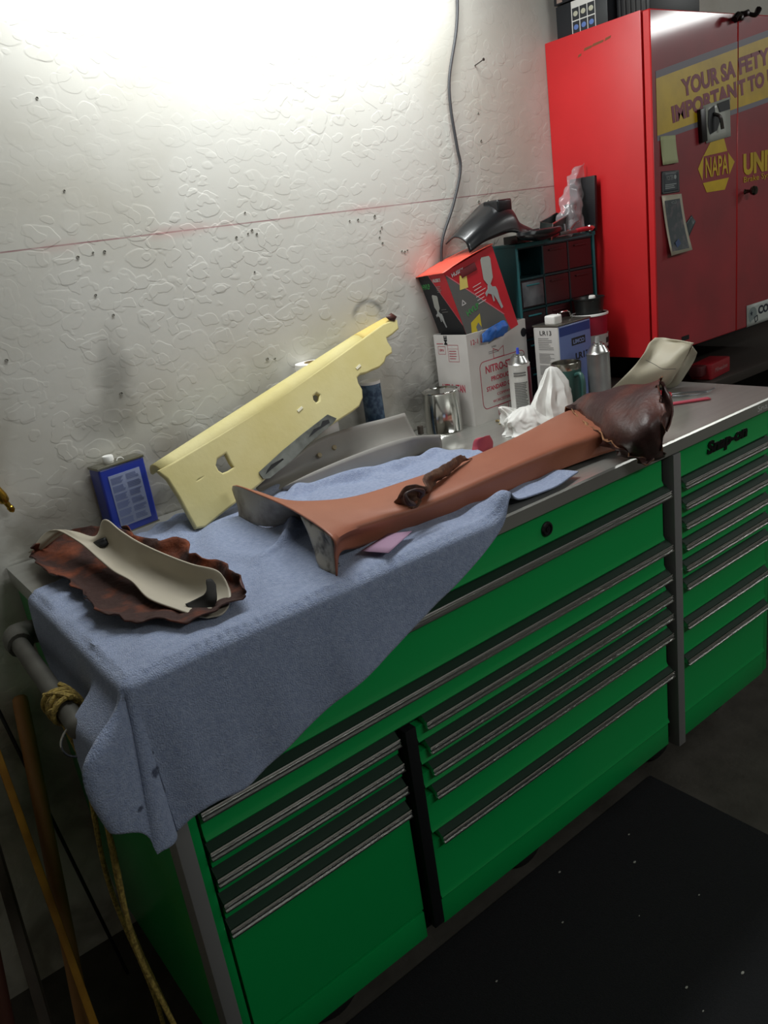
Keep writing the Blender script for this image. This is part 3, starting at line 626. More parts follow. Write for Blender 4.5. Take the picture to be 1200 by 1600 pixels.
# long tan panel
rows = [
 [(374, 808, .004), (372, 790, .030), (364, 759, .078), (400, 771, .084), (455, 796, .087), (516, 837, .083), (523, 868, .045), (526, 903, .003)],
 [(395, 818, .006), (393, 798, .035), (392, 768, .078), (425, 777, .082), (478, 797, .084), (531, 830, .076), (530, 848, .052), (531, 864, .036)],
 [(430, 822, .008), (432, 805, .035), (436, 783, .075), (468, 786, .078), (510, 801, .078), (552, 822, .066), (555, 838, .040), (558, 856, .012)],
 [(500, 805, .006), (498, 796, .030), (500, 783, .062), (530, 788, .068), (565, 798, .066), (600, 808, .052), (604, 824, .028), (605, 840, .003)],
 [(562, 790, .006), (560, 785, .028), (560, 775, .050), (585, 780, .056), (615, 787, .056), (645, 795, .048), (650, 809, .026), (650, 822, .003)],
 [(642, 764, .006), (640, 760, .026), (640, 750, .042), (660, 756, .050), (685, 763, .052), (700, 774, .047), (706, 788, .025), (706, 802, .003)],
 [(722, 736, .006), (720, 732, .024), (720, 722, .038), (740, 730, .048), (762, 738, .052), (776, 742, .048), (782, 756, .025), (782, 772, .003)],
 [(812, 692, .006), (810, 690, .024), (810, 682, .038), (832, 690, .048), (852, 697, .052), (864, 704, .048), (870, 718, .026), (872, 735, .003)],
 [(884, 655, .006), (882, 652, .024), (882, 645, .038), (900, 655, .048), (915, 668, .052), (926, 680, .048), (932, 695, .026), (935, 712, .003)],
 [(942, 632, .006), (940, 630, .024), (940, 624, .036), (955, 636, .046), (968, 650, .050), (978, 664, .046), (984, 680, .026), (988, 696, .003)]]
o3 = Vector((.75, .2, .003)); t = thing('tan_trim_panel', 'long tan vinyl-covered trim panel with a flared open left end, lying on the towel', 'trim panel', o3)
tp = sheet('shell', patch(px_rows(rows, .008), 6, 4, None, o3), [vinyl, trim_w], t, .003, 0, mo=1)
legm = mat('leg_backing', 'b0ab9f', .65, col2='3e3a34', nscale=30, lo=.52, hi=.68)
sheet('end_flange', patch(px_rows([[(470, 806, .088), (494, 822, .090), (517, 838, .090)], [(482, 832, .070), (502, 845, .068), (521, 856, .062)], [(491, 858, .046), (507, 868, .042), (524, 876, .038)], [(497, 880, .026), (511, 888, .022), (526, 893, .020)], [(508, 893, .014), (517, 899, .011), (526, 903, .010)]]), 5, 4, None, o3), [legm, vinyl], tp.parent, .003, 0)
# clip and worn end on the leg
q = Z(520, 885, .02) - o3; bm = nb(); box(bm, q + Vector((-.004, -.007, -.002)), q + Vector((.012, .003, .003)), .001); obj('metal_clip', bm, alu, t)
q = Z(522, 893, .012) - o3; bm = nb(); lathe(bm, [(0, .001), (.006, .001), (.006, -.001), (0, -.001)], q, 10, Mx); obj('worn_patch', bm, black, t)
# leather edge piece curling on the tan panel
o3 = Z(650, 775, .062); rows = px_rows([
 [(614, 786, .062), (622, 789, .060), (634, 792, .060), (645, 793, .060)],
 [(622, 778, .078), (628, 783, .072), (640, 789, .062), (655, 788, .060)],
 [(630, 762, .098), (634, 768, .090), (646, 778, .066), (664, 776, .060)],
 [(648, 757, .100), (652, 764, .088), (660, 770, .068), (670, 768, .062)],
 [(664, 760, .088), (667, 764, .080), (669, 766, .070), (675, 764, .062)],
 [(662, 742, .098), (668, 750, .088), (676, 753, .072), (684, 752, .062)],
 [(680, 733, .094), (686, 740, .084), (694, 743, .070), (700, 742, .060)],
 [(700, 722, .088), (703, 730, .078), (706, 734, .066), (712, 730, .058)],
 [(716, 712, .082), (718, 718, .074), (724, 720, .064), (730, 718, .056)],
 [(726, 713, .070), (728, 716, .066), (732, 717, .060), (738, 716, .054)]])
t = thing('leather_offcut', 'curled dark leather strip with a loop, peeling on top of the tan panel', 'leather', o3)
sheet('strip', patch(rows, 6, 5, wob(.003, 50, 3), o3), [mat('leather_inner', '4e342a', .8, col2='6a4a36', nscale=60, bump=.002, bscale=120), leather], t, .0025, 0, mo=1)
bm = nb(); tube(bm, [Z(x, y, z) - o3 for x, y, z in ((648, 788, .066), (638, 785, .075), (634, 772, .092), (648, 765, .096), (660, 768, .086), (655, 777, .074))], lambda t_: .004 + .002 * math.sin(t_ * 9), 8); obj('rolled_loop', bm, leather, t)
# dark leather wrap
rows = [
 [(905, 640, .004), (893, 640, .050), (935, 680, .050), (965, 703, .030), (1000, 720, .004)],
 [(915, 628, .004), (912, 618, .090), (945, 645, .105), (985, 690, .060), (1012, 719, .002)],
 [(945, 616, .004), (945, 611, .110), (975, 630, .125), (1002, 680, .075), (1022, 718, -.002)],
 [(985, 608, .004), (985, 605, .130), (1002, 625, .135), (1018, 672, .085), (1032, 716, -.004)],
 [(1022, 606, .004), (1022, 599, .145), (1025, 622, .140), (1030, 668, .085), (1039, 714, -.006)],
 [(1036, 610, .010), (1032, 597, .150), (1027, 622, .140), (1034, 668, .085), (1041, 712, -.004)]]
o3 = Vector((1.35, .08, .004)); t = thing('leather_wrap', 'stiff dark brown leather cone with ragged edges over the tan panel right end', 'leather', o3)
def ragged(p, u, v):
    e = max(0, 1 - min(u, 1 - u) * 9); return p + Vector((nz(p, 14, 2), nz(p, 14, 6), nz(p, 14, 9))) * .008 + Vector((nz(p, 60, 1), nz(p, 60, 4), nz(p, 60, 7))) * .020 * e
rows = px_rows(rows)
for r in rows: r[0] = Vector((r[1].x + .01, r[1].y + .05, .006)); r[2] = r[1].lerp(r[3], .5) + (r[2] - r[1].lerp(r[3], .5)) * .65
sheet('wrap', patch(rows, 7, 7, ragged, o3), [leather, leather_r, torn], t, .003, 0, mo=1, rim=2)
rows = [[(1030, 598, .150), (1036, 612, .13), (1030, 640, .10), (1024, 668, .07)], [(1036, 596, .150), (1046, 622, .12), (1047, 650, .085), (1040, 672, .06)], [(1040, 604, .14), (1051, 630, .11), (1050, 656, .08), (1041, 676, .058)]]
sheet('inner_fold', patch(px_rows(rows), 6, 5, wob(.004, 40, 5), o3), leather, t, .003, 0)
# ragged lower lip
rows = px_rows([[(893, 640, .056), (897, 646, .050), (904, 652, .044)], [(925, 668, .062), (930, 674, .050), (938, 682, .042)], [(955, 690, .050), (960, 696, .040), (966, 700, .030)], [(982, 706, .030), (986, 712, .022), (990, 716, .014)], [(1003, 716, .012), (1004, 722, .004), (1006, 724, .0)], [(1018, 706, .014), (1020, 714, .004), (1022, 720, .0)]])
sheet('torn_lip', patch(rows, 7, 4, wob(.010, 55, 12), o3), [leather, torn, torn], t, .003, 0, mo=1, rim=2)
# beige upright trim at the right
rows = px_rows([
 [(930, 628, .010), (950, 622, .010), (985, 614, .010), (1020, 607, .010), (1042, 604, .010)],
 [(957, 606, .042), (976, 603, .040), (1005, 600, .038), (1030, 598, .036), (1050, 594, .034)],
 [(989, 574, .092), (1006, 575, .088), (1026, 577, .085), (1044, 577, .083), (1062, 574, .082)],
 [(1006, 553, .130), (1022, 552, .126), (1042, 554, .122), (1058, 555, .120), (1074, 553, .119)],
 [(1014, 537, .155), (1030, 535, .152), (1050, 536, .148), (1066, 538, .146), (1081, 540, .144)],
 [(1023, 528, .166), (1038, 528, .162), (1056, 531, .158), (1070, 533, .155), (1084, 536, .152)]])
o3 = Vector((1.6, .2, .004)); t = thing('cream_trim_panel', 'cream trim piece with a rounded end rising behind the leather cone', 'trim panel', o3)
sheet('shell', patch(rows, 6, 5, None, o3), mat('cream_trim', 'c4bda8', .5, col2='bab29c', nscale=6), t, .003, 0)
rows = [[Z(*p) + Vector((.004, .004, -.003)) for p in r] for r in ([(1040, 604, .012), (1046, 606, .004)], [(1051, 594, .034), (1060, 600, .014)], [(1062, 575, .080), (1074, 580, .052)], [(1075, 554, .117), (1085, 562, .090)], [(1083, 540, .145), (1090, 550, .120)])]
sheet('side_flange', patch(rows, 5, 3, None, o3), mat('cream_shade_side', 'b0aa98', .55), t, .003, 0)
bm = nb(); tube(bm, [Z(*p) + Vector((0, -.0018, .001)) - o3 for p in ((1008, 563, .112), (1022, 570, .104), (1035, 577, .095), (1055, 577, .09))], .0007, 5, 3); obj('crack', bm, blackp, t)
bm = nb(); q = Z(1048, 585, .03) - o3; lathe(bm, [(0, -.014), (.014, -.012), (.016, 0), (.014, .012), (0, .014)], q + Vector((.04, .02, -.01)), 14); obj('backing_clip', bm, mat('clip_grey', '4e504c', .4), t)
# grey trim channel
rows = px_rows([
 [(408, 752, .03), (400, 764, .010), (412, 772, .004), (425, 774, .004), (436, 772, .004), (441, 762, .022)],
 [(450, 722, .055), (445, 748, .018), (458, 762, .006), (470, 766, .004), (478, 766, .004), (484, 740, .040)],
 [(500, 685, .085), (505, 720, .030), (515, 738, .008), (535, 746, .004), (552, 742, .004), (545, 714, .050)],
 [(560, 664, .088), (570, 698, .032), (580, 714, .010), (600, 724, .004), (618, 722, .004), (612, 690, .056)],
 [(600, 654, .088), (612, 684, .034), (622, 700, .010), (640, 708, .004), (655, 709, .004), (650, 682, .054)],
 [(632, 645, .088), (645, 672, .036), (655, 686, .010), (672, 696, .004), (690, 702, .004), (688, 679, .045)]], .006)
o3 = Vector((.85, .55, .004)); t = thing('grey_trim_panel', 'long bowed grey plastic trim channel lying open on the towel behind the tan panel', 'trim panel', o3)
sheet('shell', patch(rows, 8, 5, None, o3), greyt, t, .0028, 0)
for px, py, z in ((497, 713, .05), (520, 701, .055)):
    bm = nb(); lathe(bm, [(0, -.002), (.007, -.002), (.006, .003), (0, .004)], Z(px, py, z) + Vector((0, -.008, .004)) - o3, 12, Matrix.Rotation(1.0, 3, 'X')); obj('stud', bm, mat('hot_glue', 'a89a7c', .4), t)
bm = nb(); box(bm, Z(657, 672, .03) - o3 - Vector((.006, .006, .012)), Z(657, 672, .03) - o3 + Vector((.006, .006, .012)), .001); obj('end_clip', bm, mat('clip_brown', '3c342c', .6), t)
# yellow foam panel leaning on the wall
A_ = Z(308, 826, .014); C_ = Y(235, 722, .56); B_ = Y(605, 490, .68)
U_ = (B_ - C_).normalized(); N_ = U_.cross(A_ - C_).normalized()
if N_.y > 0: N_ = -N_
V_ = N_.cross(U_)
def on_foam(px, py):
    d = (_r * ((px - 600) / F_PX) + _d * ((py - 800) / F_PX) + _f); k = (C_ - CAM).dot(N_) / d.dot(N_); q = CAM + d * k - C_; return (q.dot(U_), q.dot(V_))
MF = Matrix((U_, V_, N_)).transposed().to_4x4()
ol = [on_foam(*p) for p in ((240, 724), (262, 712), (330, 672), (420, 617), (500, 562), (560, 520), (590, 499), (606, 492), (617, 503), (619, 514), (610, 522), (600, 528), (602, 536), (608, 545), (609, 551), (600, 557), (597, 566), (590, 573), (578, 578), (570, 582), (560, 584), (554, 590), (556, 600), (562, 610), (563, 622), (558, 634), (548, 642), (520, 660), (485, 684), (440, 722), (400, 758), (350, 796), (318, 822), (306, 824), (296, 806), (280, 776), (262, 748))]
ol[0:8] = [(q[0], q[1] - .022) for q in ol[0:8]]
hole = [on_foam(*p) for p in ((336, 716), (352, 706), (360, 722), (367, 732), (356, 739), (346, 743), (338, 738), (333, 728))]
slot = [on_foam(*p) for p in ((303, 752), (305, 755), (312, 751), (318, 746), (317, 744), (308, 748))]
slot2 = [on_foam(*p) for p in ((485, 619), (492, 613), (500, 617), (499, 629), (492, 633), (486, 627))]
t = thing('foam_panel', 'pale yellow moulded foam panel with cut-outs, leaning up against the wall', 'foam panel', C_)
me = plate([ol, hole, slot, slot2], .004, MF, .004, 2); finish('slab', me, foam, t)
def roll(e0, e1, n, extra=0):
    rows = []
    for k in range(n + 1):
        u = e0[0] + (e1[0] - e0[0]) * k / n; v = e0[1] + (e1[1] - e0[1]) * k / n
        rows.append([MF @ Vector((u, v - .034 + .034 * math.sin(q), -.026 + .034 * math.cos(q))) for q in [math.radians(d) for d in (-12, 0, 15, 30, 45, 60, 75, 90, 105, 125, 145)]])
    return patch(rows, 2, 2)
e0, e1, e2, e3 = on_foam(242, 722), on_foam(560, 518), on_foam(558, 519), on_foam(606, 492)
sheet('rolled_edge', roll(e0, e1, 8), foam, t, .007, 1)
sheet('rolled_edge', roll(e2, e3, 3), foam_o, t, .0072, 1, label='darker yellowed end of the rolled edge')
bm = nb(); poly(bm, MF, [on_foam(*p) for p in ((600, 497), (608, 491), (617, 497), (613, 504), (605, 502))], .0078); sheet('torn_cover', bm, leather, t, .002)
for p in ((262 + 228, 640), (555, 576)):
    bm = nb(); q = on_foam(*([466 + 0, 641] if p[1] == 640 else [557, 575])); box(bm, (-.009, -.003, -.001), (.009, .003, .0012)); bm.transform(MF @ Matrix.Translation((q[0], q[1], .0085)) @ Matrix.Rotation(.15, 4, 'Z')); obj('filled_slot', bm, mat('pale_filler', 'e6e2c8', .7), t)
me = plate([[on_foam(*p) for p in ((401, 740), (408, 750), (418, 749), (454, 720), (480, 694), (516, 664), (522, 656), (508, 650), (468, 681), (438, 706))], [on_foam(*p) for p in ((411, 744), (418, 738), (440, 720), (438, 718), (420, 728), (414, 736))]], .0012, MF @ Matrix.Translation((0, 0, .011)), .0003); finish('metal_strip', me, mat('strip_metal', '8a8d88', .35, .9, col2='6a6c68', nscale=30), t)
me = plate([[on_foam(*p) for p in ((407, 746), (414, 745), (448, 716), (452, 710), (436, 712), (424, 722), (416, 734))]], .0008, MF @ Matrix.Translation((0, 0, .0085))); finish('black_padding', me, black, t)
me = plate([[on_foam(*p) for p in ((478, 686), (492, 675), (511, 663), (509, 658), (500, 660), (497, 668), (486, 673))]], .0008, MF @ Matrix.Translation((0, 0, .0128))); finish('black_padding', me, black, t)

# ================================================================= cans, rolls, boxes
# blue rectangular can
t = thing('blue_solvent_can', 'blue rectangular solvent can with white cap, against the wall at the left', 'can', (.2248, .668, 0), (0, 0, .15))
W_, D_, Hh = .113, .046, .158
bm = nb(); box(bm, (0, 0, 0), (W_, D_, Hh), .006, seg=3); obj('body', bm, bluep, t)
bm = nb(); box(bm, (-.001, -.001, Hh - .002), (W_ + .001, D_ + .001, Hh + .004), .0015); box(bm, (.004, .004, Hh + .003), (W_ - .004, D_ - .004, Hh + .0045)); obj('rim', bm, mat('can_metal', '8e8c80', .35, .9), t); bm = box(nb(), (-.001, -.001, -.0005), (W_ + .001, D_ + .001, .003), .001); obj('base_rim', bm, MATS['can_metal'], t)
bm = nb(); box(bm, (.018, -.0012, .018), (.096, -.0002, .138), .0005); obj('label', bm, mat('label_greyblue', '8a94b4', .5), t)
bm = nb(); M = frame((0, -.0013, 0), (1, 0, 0), (0, 0, 1))
for r in range(6): lines(bm, M, .022, .054, .022 + r * .019, .022 + r * .019 + .015, 5, .0008); lines(bm, M, .059, .092, .024 + r * .019, .024 + r * .019 + .014, 4, .0008)
obj('print_lines', bm, mat('print_blue', '6672a0', .6), t, smooth=False)
bm = nb(); lathe(bm, [(.011, 0), (.011, .003), (.0125, .004), (.0125, .014), (.011, .016), (0, .016)], (.040, .023, Hh + .0045), 20); obj('cap', bm, white, t)
bm = nb(); tube(bm, [(.055, .015, Hh + .005), (.060, .015, Hh + .010), (.068, .015, Hh + .009), (.072, .015, Hh + .004)], .0013, 6); obj('pull_ring', bm, white, t)
# white paper roll behind the foam
t = thing('paper_roll', 'tall white paper towel roll standing behind the leaning foam panel', 'paper roll', (.815, .676, 0))
bm = nb(); lathe(bm, [(0.018, .0), (.042, 0), (.043, .002), (.043, .271), (.042, .273), (.018, .273)], seg=40); obj('roll', bm, mat('tissue', 'e4e2de', .9, bump=.0006, bscale=120), t)
bm = nb(); lathe(bm, [(.018, .0), (.018, .275), (.0165, .275), (.0165, 0)], seg=24); obj('core', bm, mat('card_core', 'a08a68', .8), t)
# white box edge behind the blue tube
# blue mottled tube
t = thing('blue_tube', 'upright blue mottled canister with a white lid, right of the foam panel', 'canister', (.985, .672, 0), (0, .0, 0))
bm = nb(); lathe(bm, [(0, 0), (.0265, 0), (.027, .002), (.027, .184), (.0265, .186)], seg=32); obj('body', bm, mat('mottled_blue', '2c4460', .5, col2='567088', nscale=55, lo=.45, hi=.6), t)
bm = nb(); lathe(bm, [(.0275, .180), (.0275, .187), (.026, .1885), (0, .1885)], seg=32); obj('lid', bm, white, t)
bm = nb(); tube(bm, [(1.03, .70, H + .004), (1.06, .69, H + .03), (1.085, .705, H + .05)], .003, 6); tag(obj('plastic_straw', bm, mat('clear_grey', '8c8c88', .4)), 'thin pale stick leaning at the wall right of the blue canister', 'stick')
# quart tin
t = thing('paint_tin', 'shiny unlabelled metal paint tin with reflection on the steel worktop', 'tin', (1.190, .628, 0))
bm = nb(); lathe(bm, [(0, 0.001), (.050, .001), (.0535, 0), (.0545, .002), (.0535, .004), (.0525, .005), (.0525, .113), (.0535, .114), (.0545, .117), (.0535, .119)], seg=48); obj('body', bm, tin_m, t, ang=50)
bm = nb(); lathe(bm, [(.0535, .119), (.0495, .119), (.0485, .1155), (.044, .1155), (.0435, .1175), (.042, .1175), (.0415, .116), (0, .116)], seg=48); obj('lid', bm, tin_m, t, ang=50)
# white carton, open at the top
YN = .0713
t = thing('white_carton', 'open white cardboard carton with red NITRO-STAN print behind the paint tin', 'box', (1.258, .572, 0), (0, 0, YN))
W_, D_, Hh = .258, .127, .260; k = .003
bm = nb(); box(bm, (0, 0, 0), (W_, k, Hh)); obj('front_panel', bm, carton, t, smooth=False)
bm = nb(); box(bm, (0, D_ - k, 0), (W_, D_, Hh)); obj('back_panel', bm, carton, t, smooth=False)
for x in (0, W_ - k): bm = nb(); box(bm, (x, k, 0), (x + k, D_ - k, Hh)); obj('side_panel', bm, carton, t, smooth=False)
bm = nb(); box(bm, (k, k, 0), (W_ - k, D_ - k, k)); obj('bottom_panel', bm, carton, t, smooth=False)
MFr = frame((0, -.0002, 0), (1, 0, 0), (0, 0, 1)); ML = frame((-.0002, D_, 0), (0, -1, 0), (0, 0, 1))
text('12-1 LB TUBES', .020, redp, t, MFr @ Matrix.Translation((.012, .228, .0003)), width=.125); text('NITRO-STAN', .030, redp, t, MFr @ Matrix.Translation((.064, .138, .0003)), width=.15, bold=.0006)
text('PRODUCTS', .018, redp, t, MFr @ Matrix.Translation((.085, .112, .0003)), width=.10, bold=.0004); text('STANDARD COPPER', .018, redp, t, MFr @ Matrix.Translation((.062, .086, .0003)), width=.155, bold=.0004); text('COMPANY', .012, redp, t, MFr @ Matrix.Translation((.105, .066, .0003)), width=.07); text('WORCESTER MASS', .012, redp, t, MFr @ Matrix.Translation((.085, .048, .0003)), width=.11)
bm = nb(); rr = []
for cx, cy, a0 in ((.225, .155, 0), (.060, .155, 90), (.060, .055, 180), (.225, .055, 270)):
    for q in range(0, 91, 18): a = math.radians(a0 + q); rr.append((cx + .018 * math.cos(a), cy + .018 * math.sin(a)))
outline(bm, MFr, rr, .0011)
for y0, s in ((.174, 1), (.036, -1)): outline(bm, MFr, [(.105, y0), (.105, y0 + s * .028), (.1275, y0 + s * .018), (.150, y0 + s * .028), (.150, y0)], .0009)
obj('printed_frame', bm, redp, t, smooth=False)
text('NITRO-STAN', .030, redp, t, ML @ Matrix.Translation((.014, .098, .0003)), width=.088, bold=.0006); text('USM.6', .010, redp, t, ML @ Matrix.Translation((.018, .214, .0003)), width=.018); text('ME', .016, blackp, t, ML @ Matrix.Translation((.052, .232, .0003)) @ Matrix.Rotation(math.pi / 2, 4, 'Z'), width=.026, bold=.0006)
bm = nb(); outline(bm, ML, [(.014, .206), (.042, .206), (.042, .228), (.014, .228)], .0005); outline(bm, ML, [(.052, .185), (.092, .185), (.092, .232), (.052, .232)], .0005); rect(bm, ML, .052, .221, .092, .2216); lines(bm, ML, .056, .085, .19, .218, 4, .0009); lines(bm, ML, .010, .044, .233, .238, 1, .0009); obj('printed_frame', bm, redp, t, smooth=False)
bm = nb(); lathe(bm, [(0, 0), (.013, 0)], (.246, -.0006, .222), 24, Mx); obj('round_sticker', bm, blackp, t); text('SMILE', .007, greyl, t, MFr @ Matrix.Translation((.1, .205, .0003)), width=.02); bm = nb(); lines(bm, MFr, .085, .135, .188, .198, 2, .0012); obj('print_lines', bm, greyl, t, smooth=False)
# blue glove scrap hanging over the carton edge
t2 = thing('blue_scrap', 'crumpled blue glove scrap hanging over the front edge of the white carton', 'scrap', (1.368, .578, .26))
rows = [[(-.05, -.012, -.030), (-.045, -.010, -.012), (-.03, -.012, .0)], [(-.03, -.016, -.030), (-.025, -.018, -.010), (-.01, -.016, .006)], [(.0, -.014, -.028), (.005, -.020, -.006), (.02, -.014, .012)], [(.03, -.014, -.026), (.035, -.020, -.002), (.04, -.010, .014)], [(.055, -.010, -.018), (.060, -.012, -.002), (.055, -.006, .010)]]
sheet('scrap', patch([[Vector(p) + Vector((-.01, -.002, 0)) for p in r] for r in rows], 5, 5, wob(.004, 60, 2)), mat('nitrile_blue', '1c55a0', .45, bump=.002, bscale=60), t2, .0015, 0)
# spray gun box, tilted into the carton
R3 = Matrix.Rotation(math.sqrt(.0634**2 + .2417**2 + .1091**2), 3, Vector((-.0634, -.2417, -.05)))
W_, D_, Hh = .188, .118, .188; dn = .05
t = thing('spray_gun_box', 'red and black spray gun box tipped to the left in the white carton', 'box', Vector((1.2745, .585, .2505)) , R3.to_euler())
bxc = mat('gun_box_red', 'c8202e', .4, col2='b81c2a', nscale=7)
bm = nb(); box(bm, (0, 0, -dn), (W_, D_, Hh), .001, seg=1); obj('carton', bm, bxc, t, smooth=False)
MF2 = frame((0, -.0003, 0), (1, 0, 0), (0, 0, 1)); ML2 = frame((-.0003, D_, 0), (0, -1, 0), (0, 0, 1)); MT2 = frame((0, 0, Hh + .0003), (1, 0, 0), (0, 1, 0))
gry = mat('gun_box_grey', '5a5a58', .5)
bm = nb(); poly(bm, MF2, [(0, -dn), (.155, -dn), (.148, 0), (.002, .178), (0, .18)], .0002); obj('grey_wedge', bm, gry, t, smooth=False)
bm = nb(); poly(bm, ML2, [(.0, -dn), (D_, -dn), (D_, .035), (.045, .188), (.0, .188)], .0002); obj('black_wedge', bm, blackp, t, smooth=False)
bm = nb(); poly(bm, MF2, [(.148, 0), (.152, 0), (.006, .178), (.002, .178)], .0004); poly(bm, ML2, [(D_, .035), (D_, .040), (.048, .188), (.045, .188)], .0004); obj('edge_stripe', bm, mat('pink_line', 'c86a74', .5), t, smooth=False)
gn = mat('green_print', '3c8a4a', .5); wh = mat('white_print', 'cfcccc', .5)
text('HVLP', .020, gn, t, ML2 @ Matrix.Translation((.002, .150, .0006)), width=.036, bold=.0006); text('HUSKY', .013, wh, t, ML2 @ Matrix.Translation((.058, .166, .0006)), width=.036, bold=.0004); text('HUSKY', .014, wh, t, MF2 @ Matrix.Translation((.020, .166, .0006)), width=.045, bold=.0003)
text('HVLP', .020, gn, t, MF2 @ Matrix.Translation((.025, .050, .0006)) @ Matrix.Rotation(.12, 4, 'Z'), width=.05, bold=.0006)
def gun(M, s, par, d=.0008):
    me = plate([[(x * s, y * s) for x, y in ((-.020, .04), (-.021, .10), (-.016, .108), (.016, .108), (.021, .10), (.020, .04), (.007, .022), (-.007, .022))]], .0003, M @ Matrix.Translation((0, 0, d))); finish('pictured_cup', me, mat('cup_grey', 'a8aaa4', .5), par, smooth=False)
    me = plate([[(x * s, y * s) for x, y in ((-.006, .022), (.006, .022), (.012, .012), (.026, .010), (.032, -.002), (.036, -.030), (.046, -.060), (.038, -.064), (.024, -.034), (.012, -.014), (.014, -.034), (.008, -.036), (.004, -.012), (-.010, -.006), (-.018, -.016), (-.022, -.004), (-.008, .008))]], .0003, M @ Matrix.Translation((0, 0, d))); finish('pictured_gun', me, mat('gun_silver', 'b8bcbc', .3, .3), par, smooth=False)
gun(MF2 @ Matrix.Translation((.128, .080, 0)) @ Matrix.Rotation(-.24, 4, 'Z'), .86, t); gun(ML2 @ Matrix.Translation((.030, .072, 0)) @ Matrix.Rotation(-.22, 4, 'Z'), .55, t)
bm = nb(); poly(bm, MF2, [(.012, -.015), (.055, -.010), (.068, .040), (.028, .030)], .0006); obj('yellow_picture', bm, mat('picture_yellow', 'c8b42c', .5), t, smooth=False)
bm = nb(); poly(bm, MF2, [(.040, -.004), (.060, -.002), (.052, .020), (.040, .012)], .0009); obj('pictured_hand', bm, mat('hand_grey', '6a7078', .5), t, smooth=False)
bm = nb(); lines(bm, MF2, .075, .118, .060, .118, 6, .0009, .4, .0006); obj('print_lines', bm, wh, t, smooth=False); bm = nb(); lines(bm, ML2, .050, .082, .075, .090, 2, .0006, .4, .0006); lines(bm, ML2, .062, .085, .135, .155, 4, .0009, .4, .0006); obj('print_lines', bm, greyl, t, smooth=False)
bm = nb(); poly(bm, MF2, [(.030, .125), (.060, .120), (.068, .150), (.045, .160)], .0006); obj('torn_patch', bm, mat('torn_yellow', 'd8c468', .8), t, smooth=False)
bm = nb(); box(bm, (.050, -.002, .150), (.110, .001, .172), .002); obj('handle_slot', bm, mat('slot_dark', '6a1820', .6), t)
bm = nb(); outline(bm, MF2, [(.020, .085), (.034, .085), (.027, .097)], .0012, .0006); obj('printed_emblem', bm, wh, t, smooth=False)
rows = [[(-.006, -.004, Hh + .001), (-.008, .05, Hh + .002), (-.006, D_ + .004, Hh + .001)], [(.09, -.006, Hh + .006), (.09, .05, Hh + .010), (.09, D_ + .004, Hh + .006)], [(W_ + .002, -.003, Hh + .003), (W_ + .004, .05, Hh + .005), (W_ + .002, D_ + .004, Hh + .002)]]
sheet('lid_flap', patch([[Vector(p) for p in r] for r in rows], 5, 5, wob(.0015, 50, 2)), mat('gun_box_orange', 'e05a48', .35), t, .0015, 0)
# LR13 can
t = thing('white_blue_can', 'tall rectangular can, white side and blue front marked LR13, with carry handle', 'can', (1.515, .468, 0), (0, 0, .033))
W_, D_, Hh = .152, .092, .236
bm = nb(); box(bm, (0, 0, 0), (W_, D_, Hh), .007, seg=3)
for f in bm.faces:
    c = f.calc_center_median()
    if c.x < .004 or c.x < .04 and c.y > .001 and False: f.material_index = 1
obj('body', bm, [mat('can_blue', '6c7eb4', .35), mat('can_white', 'c8c6c2', .4)], t)
bm = nb(); M = frame((0, -.0003, 0), (1, 0, 0), (0, 0, 1)); rect(bm, M, .006, .205, .146, .230, .0); obj('dark_blue_band', bm, mat('band_blue', '2a4286', .4), t, smooth=False)
bm = nb(); rect(bm, M, .058, .170, .122, .192, .0); obj('logo_block', bm, blackp, t, smooth=False); text('LIMCO', .016, mat('logo_blue', '8090c0', .5), t, M @ Matrix.Translation((.064, .175, .0004)), width=.052, bold=.0006); text('LR13', .026, blackp, t, M @ Matrix.Translation((.072, .128, .0003)), width=.060, bold=.0008)
MLc = frame((-.0003, D_, 0), (0, -1, 0), (0, 0, 1)); text('LR13', .018, blackp, t, MLc @ Matrix.Translation((.024, .212, .0003)), width=.042, bold=0)
bm = nb()
for a, b in ((.168, .205), (.13, .16), (.095, .125), (.01, .045)): lines(bm, MLc, .018, .076, a, b, 7, .0009, .35)
obj('print_lines', bm, greyl, t, smooth=False); bm = nb(); outline(bm, MLc, [(.058, .088), (.076, .066), (.058, .044), (.040, .066)], .0014, .0005); obj('hazard_diamond', bm, mat('hazard_red', 'c04040', .5), t, smooth=False)
text('!', .030, blackp, t, MLc @ Matrix.Translation((.0545, .055, .0006)), bold=.001)
bm = nb(); box(bm, (-.001, -.001, Hh - .001), (W_ + .001, D_ + .001, Hh + .004), .0015); obj('rim', bm, mat('can_top', '8a8880', .35, .9), t)
bm = nb(); box(bm, (.005, .015, Hh + .003), (.042, .052, Hh + .030), .006, seg=3); obj('cap', bm, white, t)
bm = nb(); tube(bm, [(.060, .05, Hh + .003), (.068, .05, Hh + .024), (.090, .05, Hh + .028), (.118, .05, Hh + .024), (.128, .05, Hh + .003)], .003, 8); obj('carry_handle', bm, chrome, t)
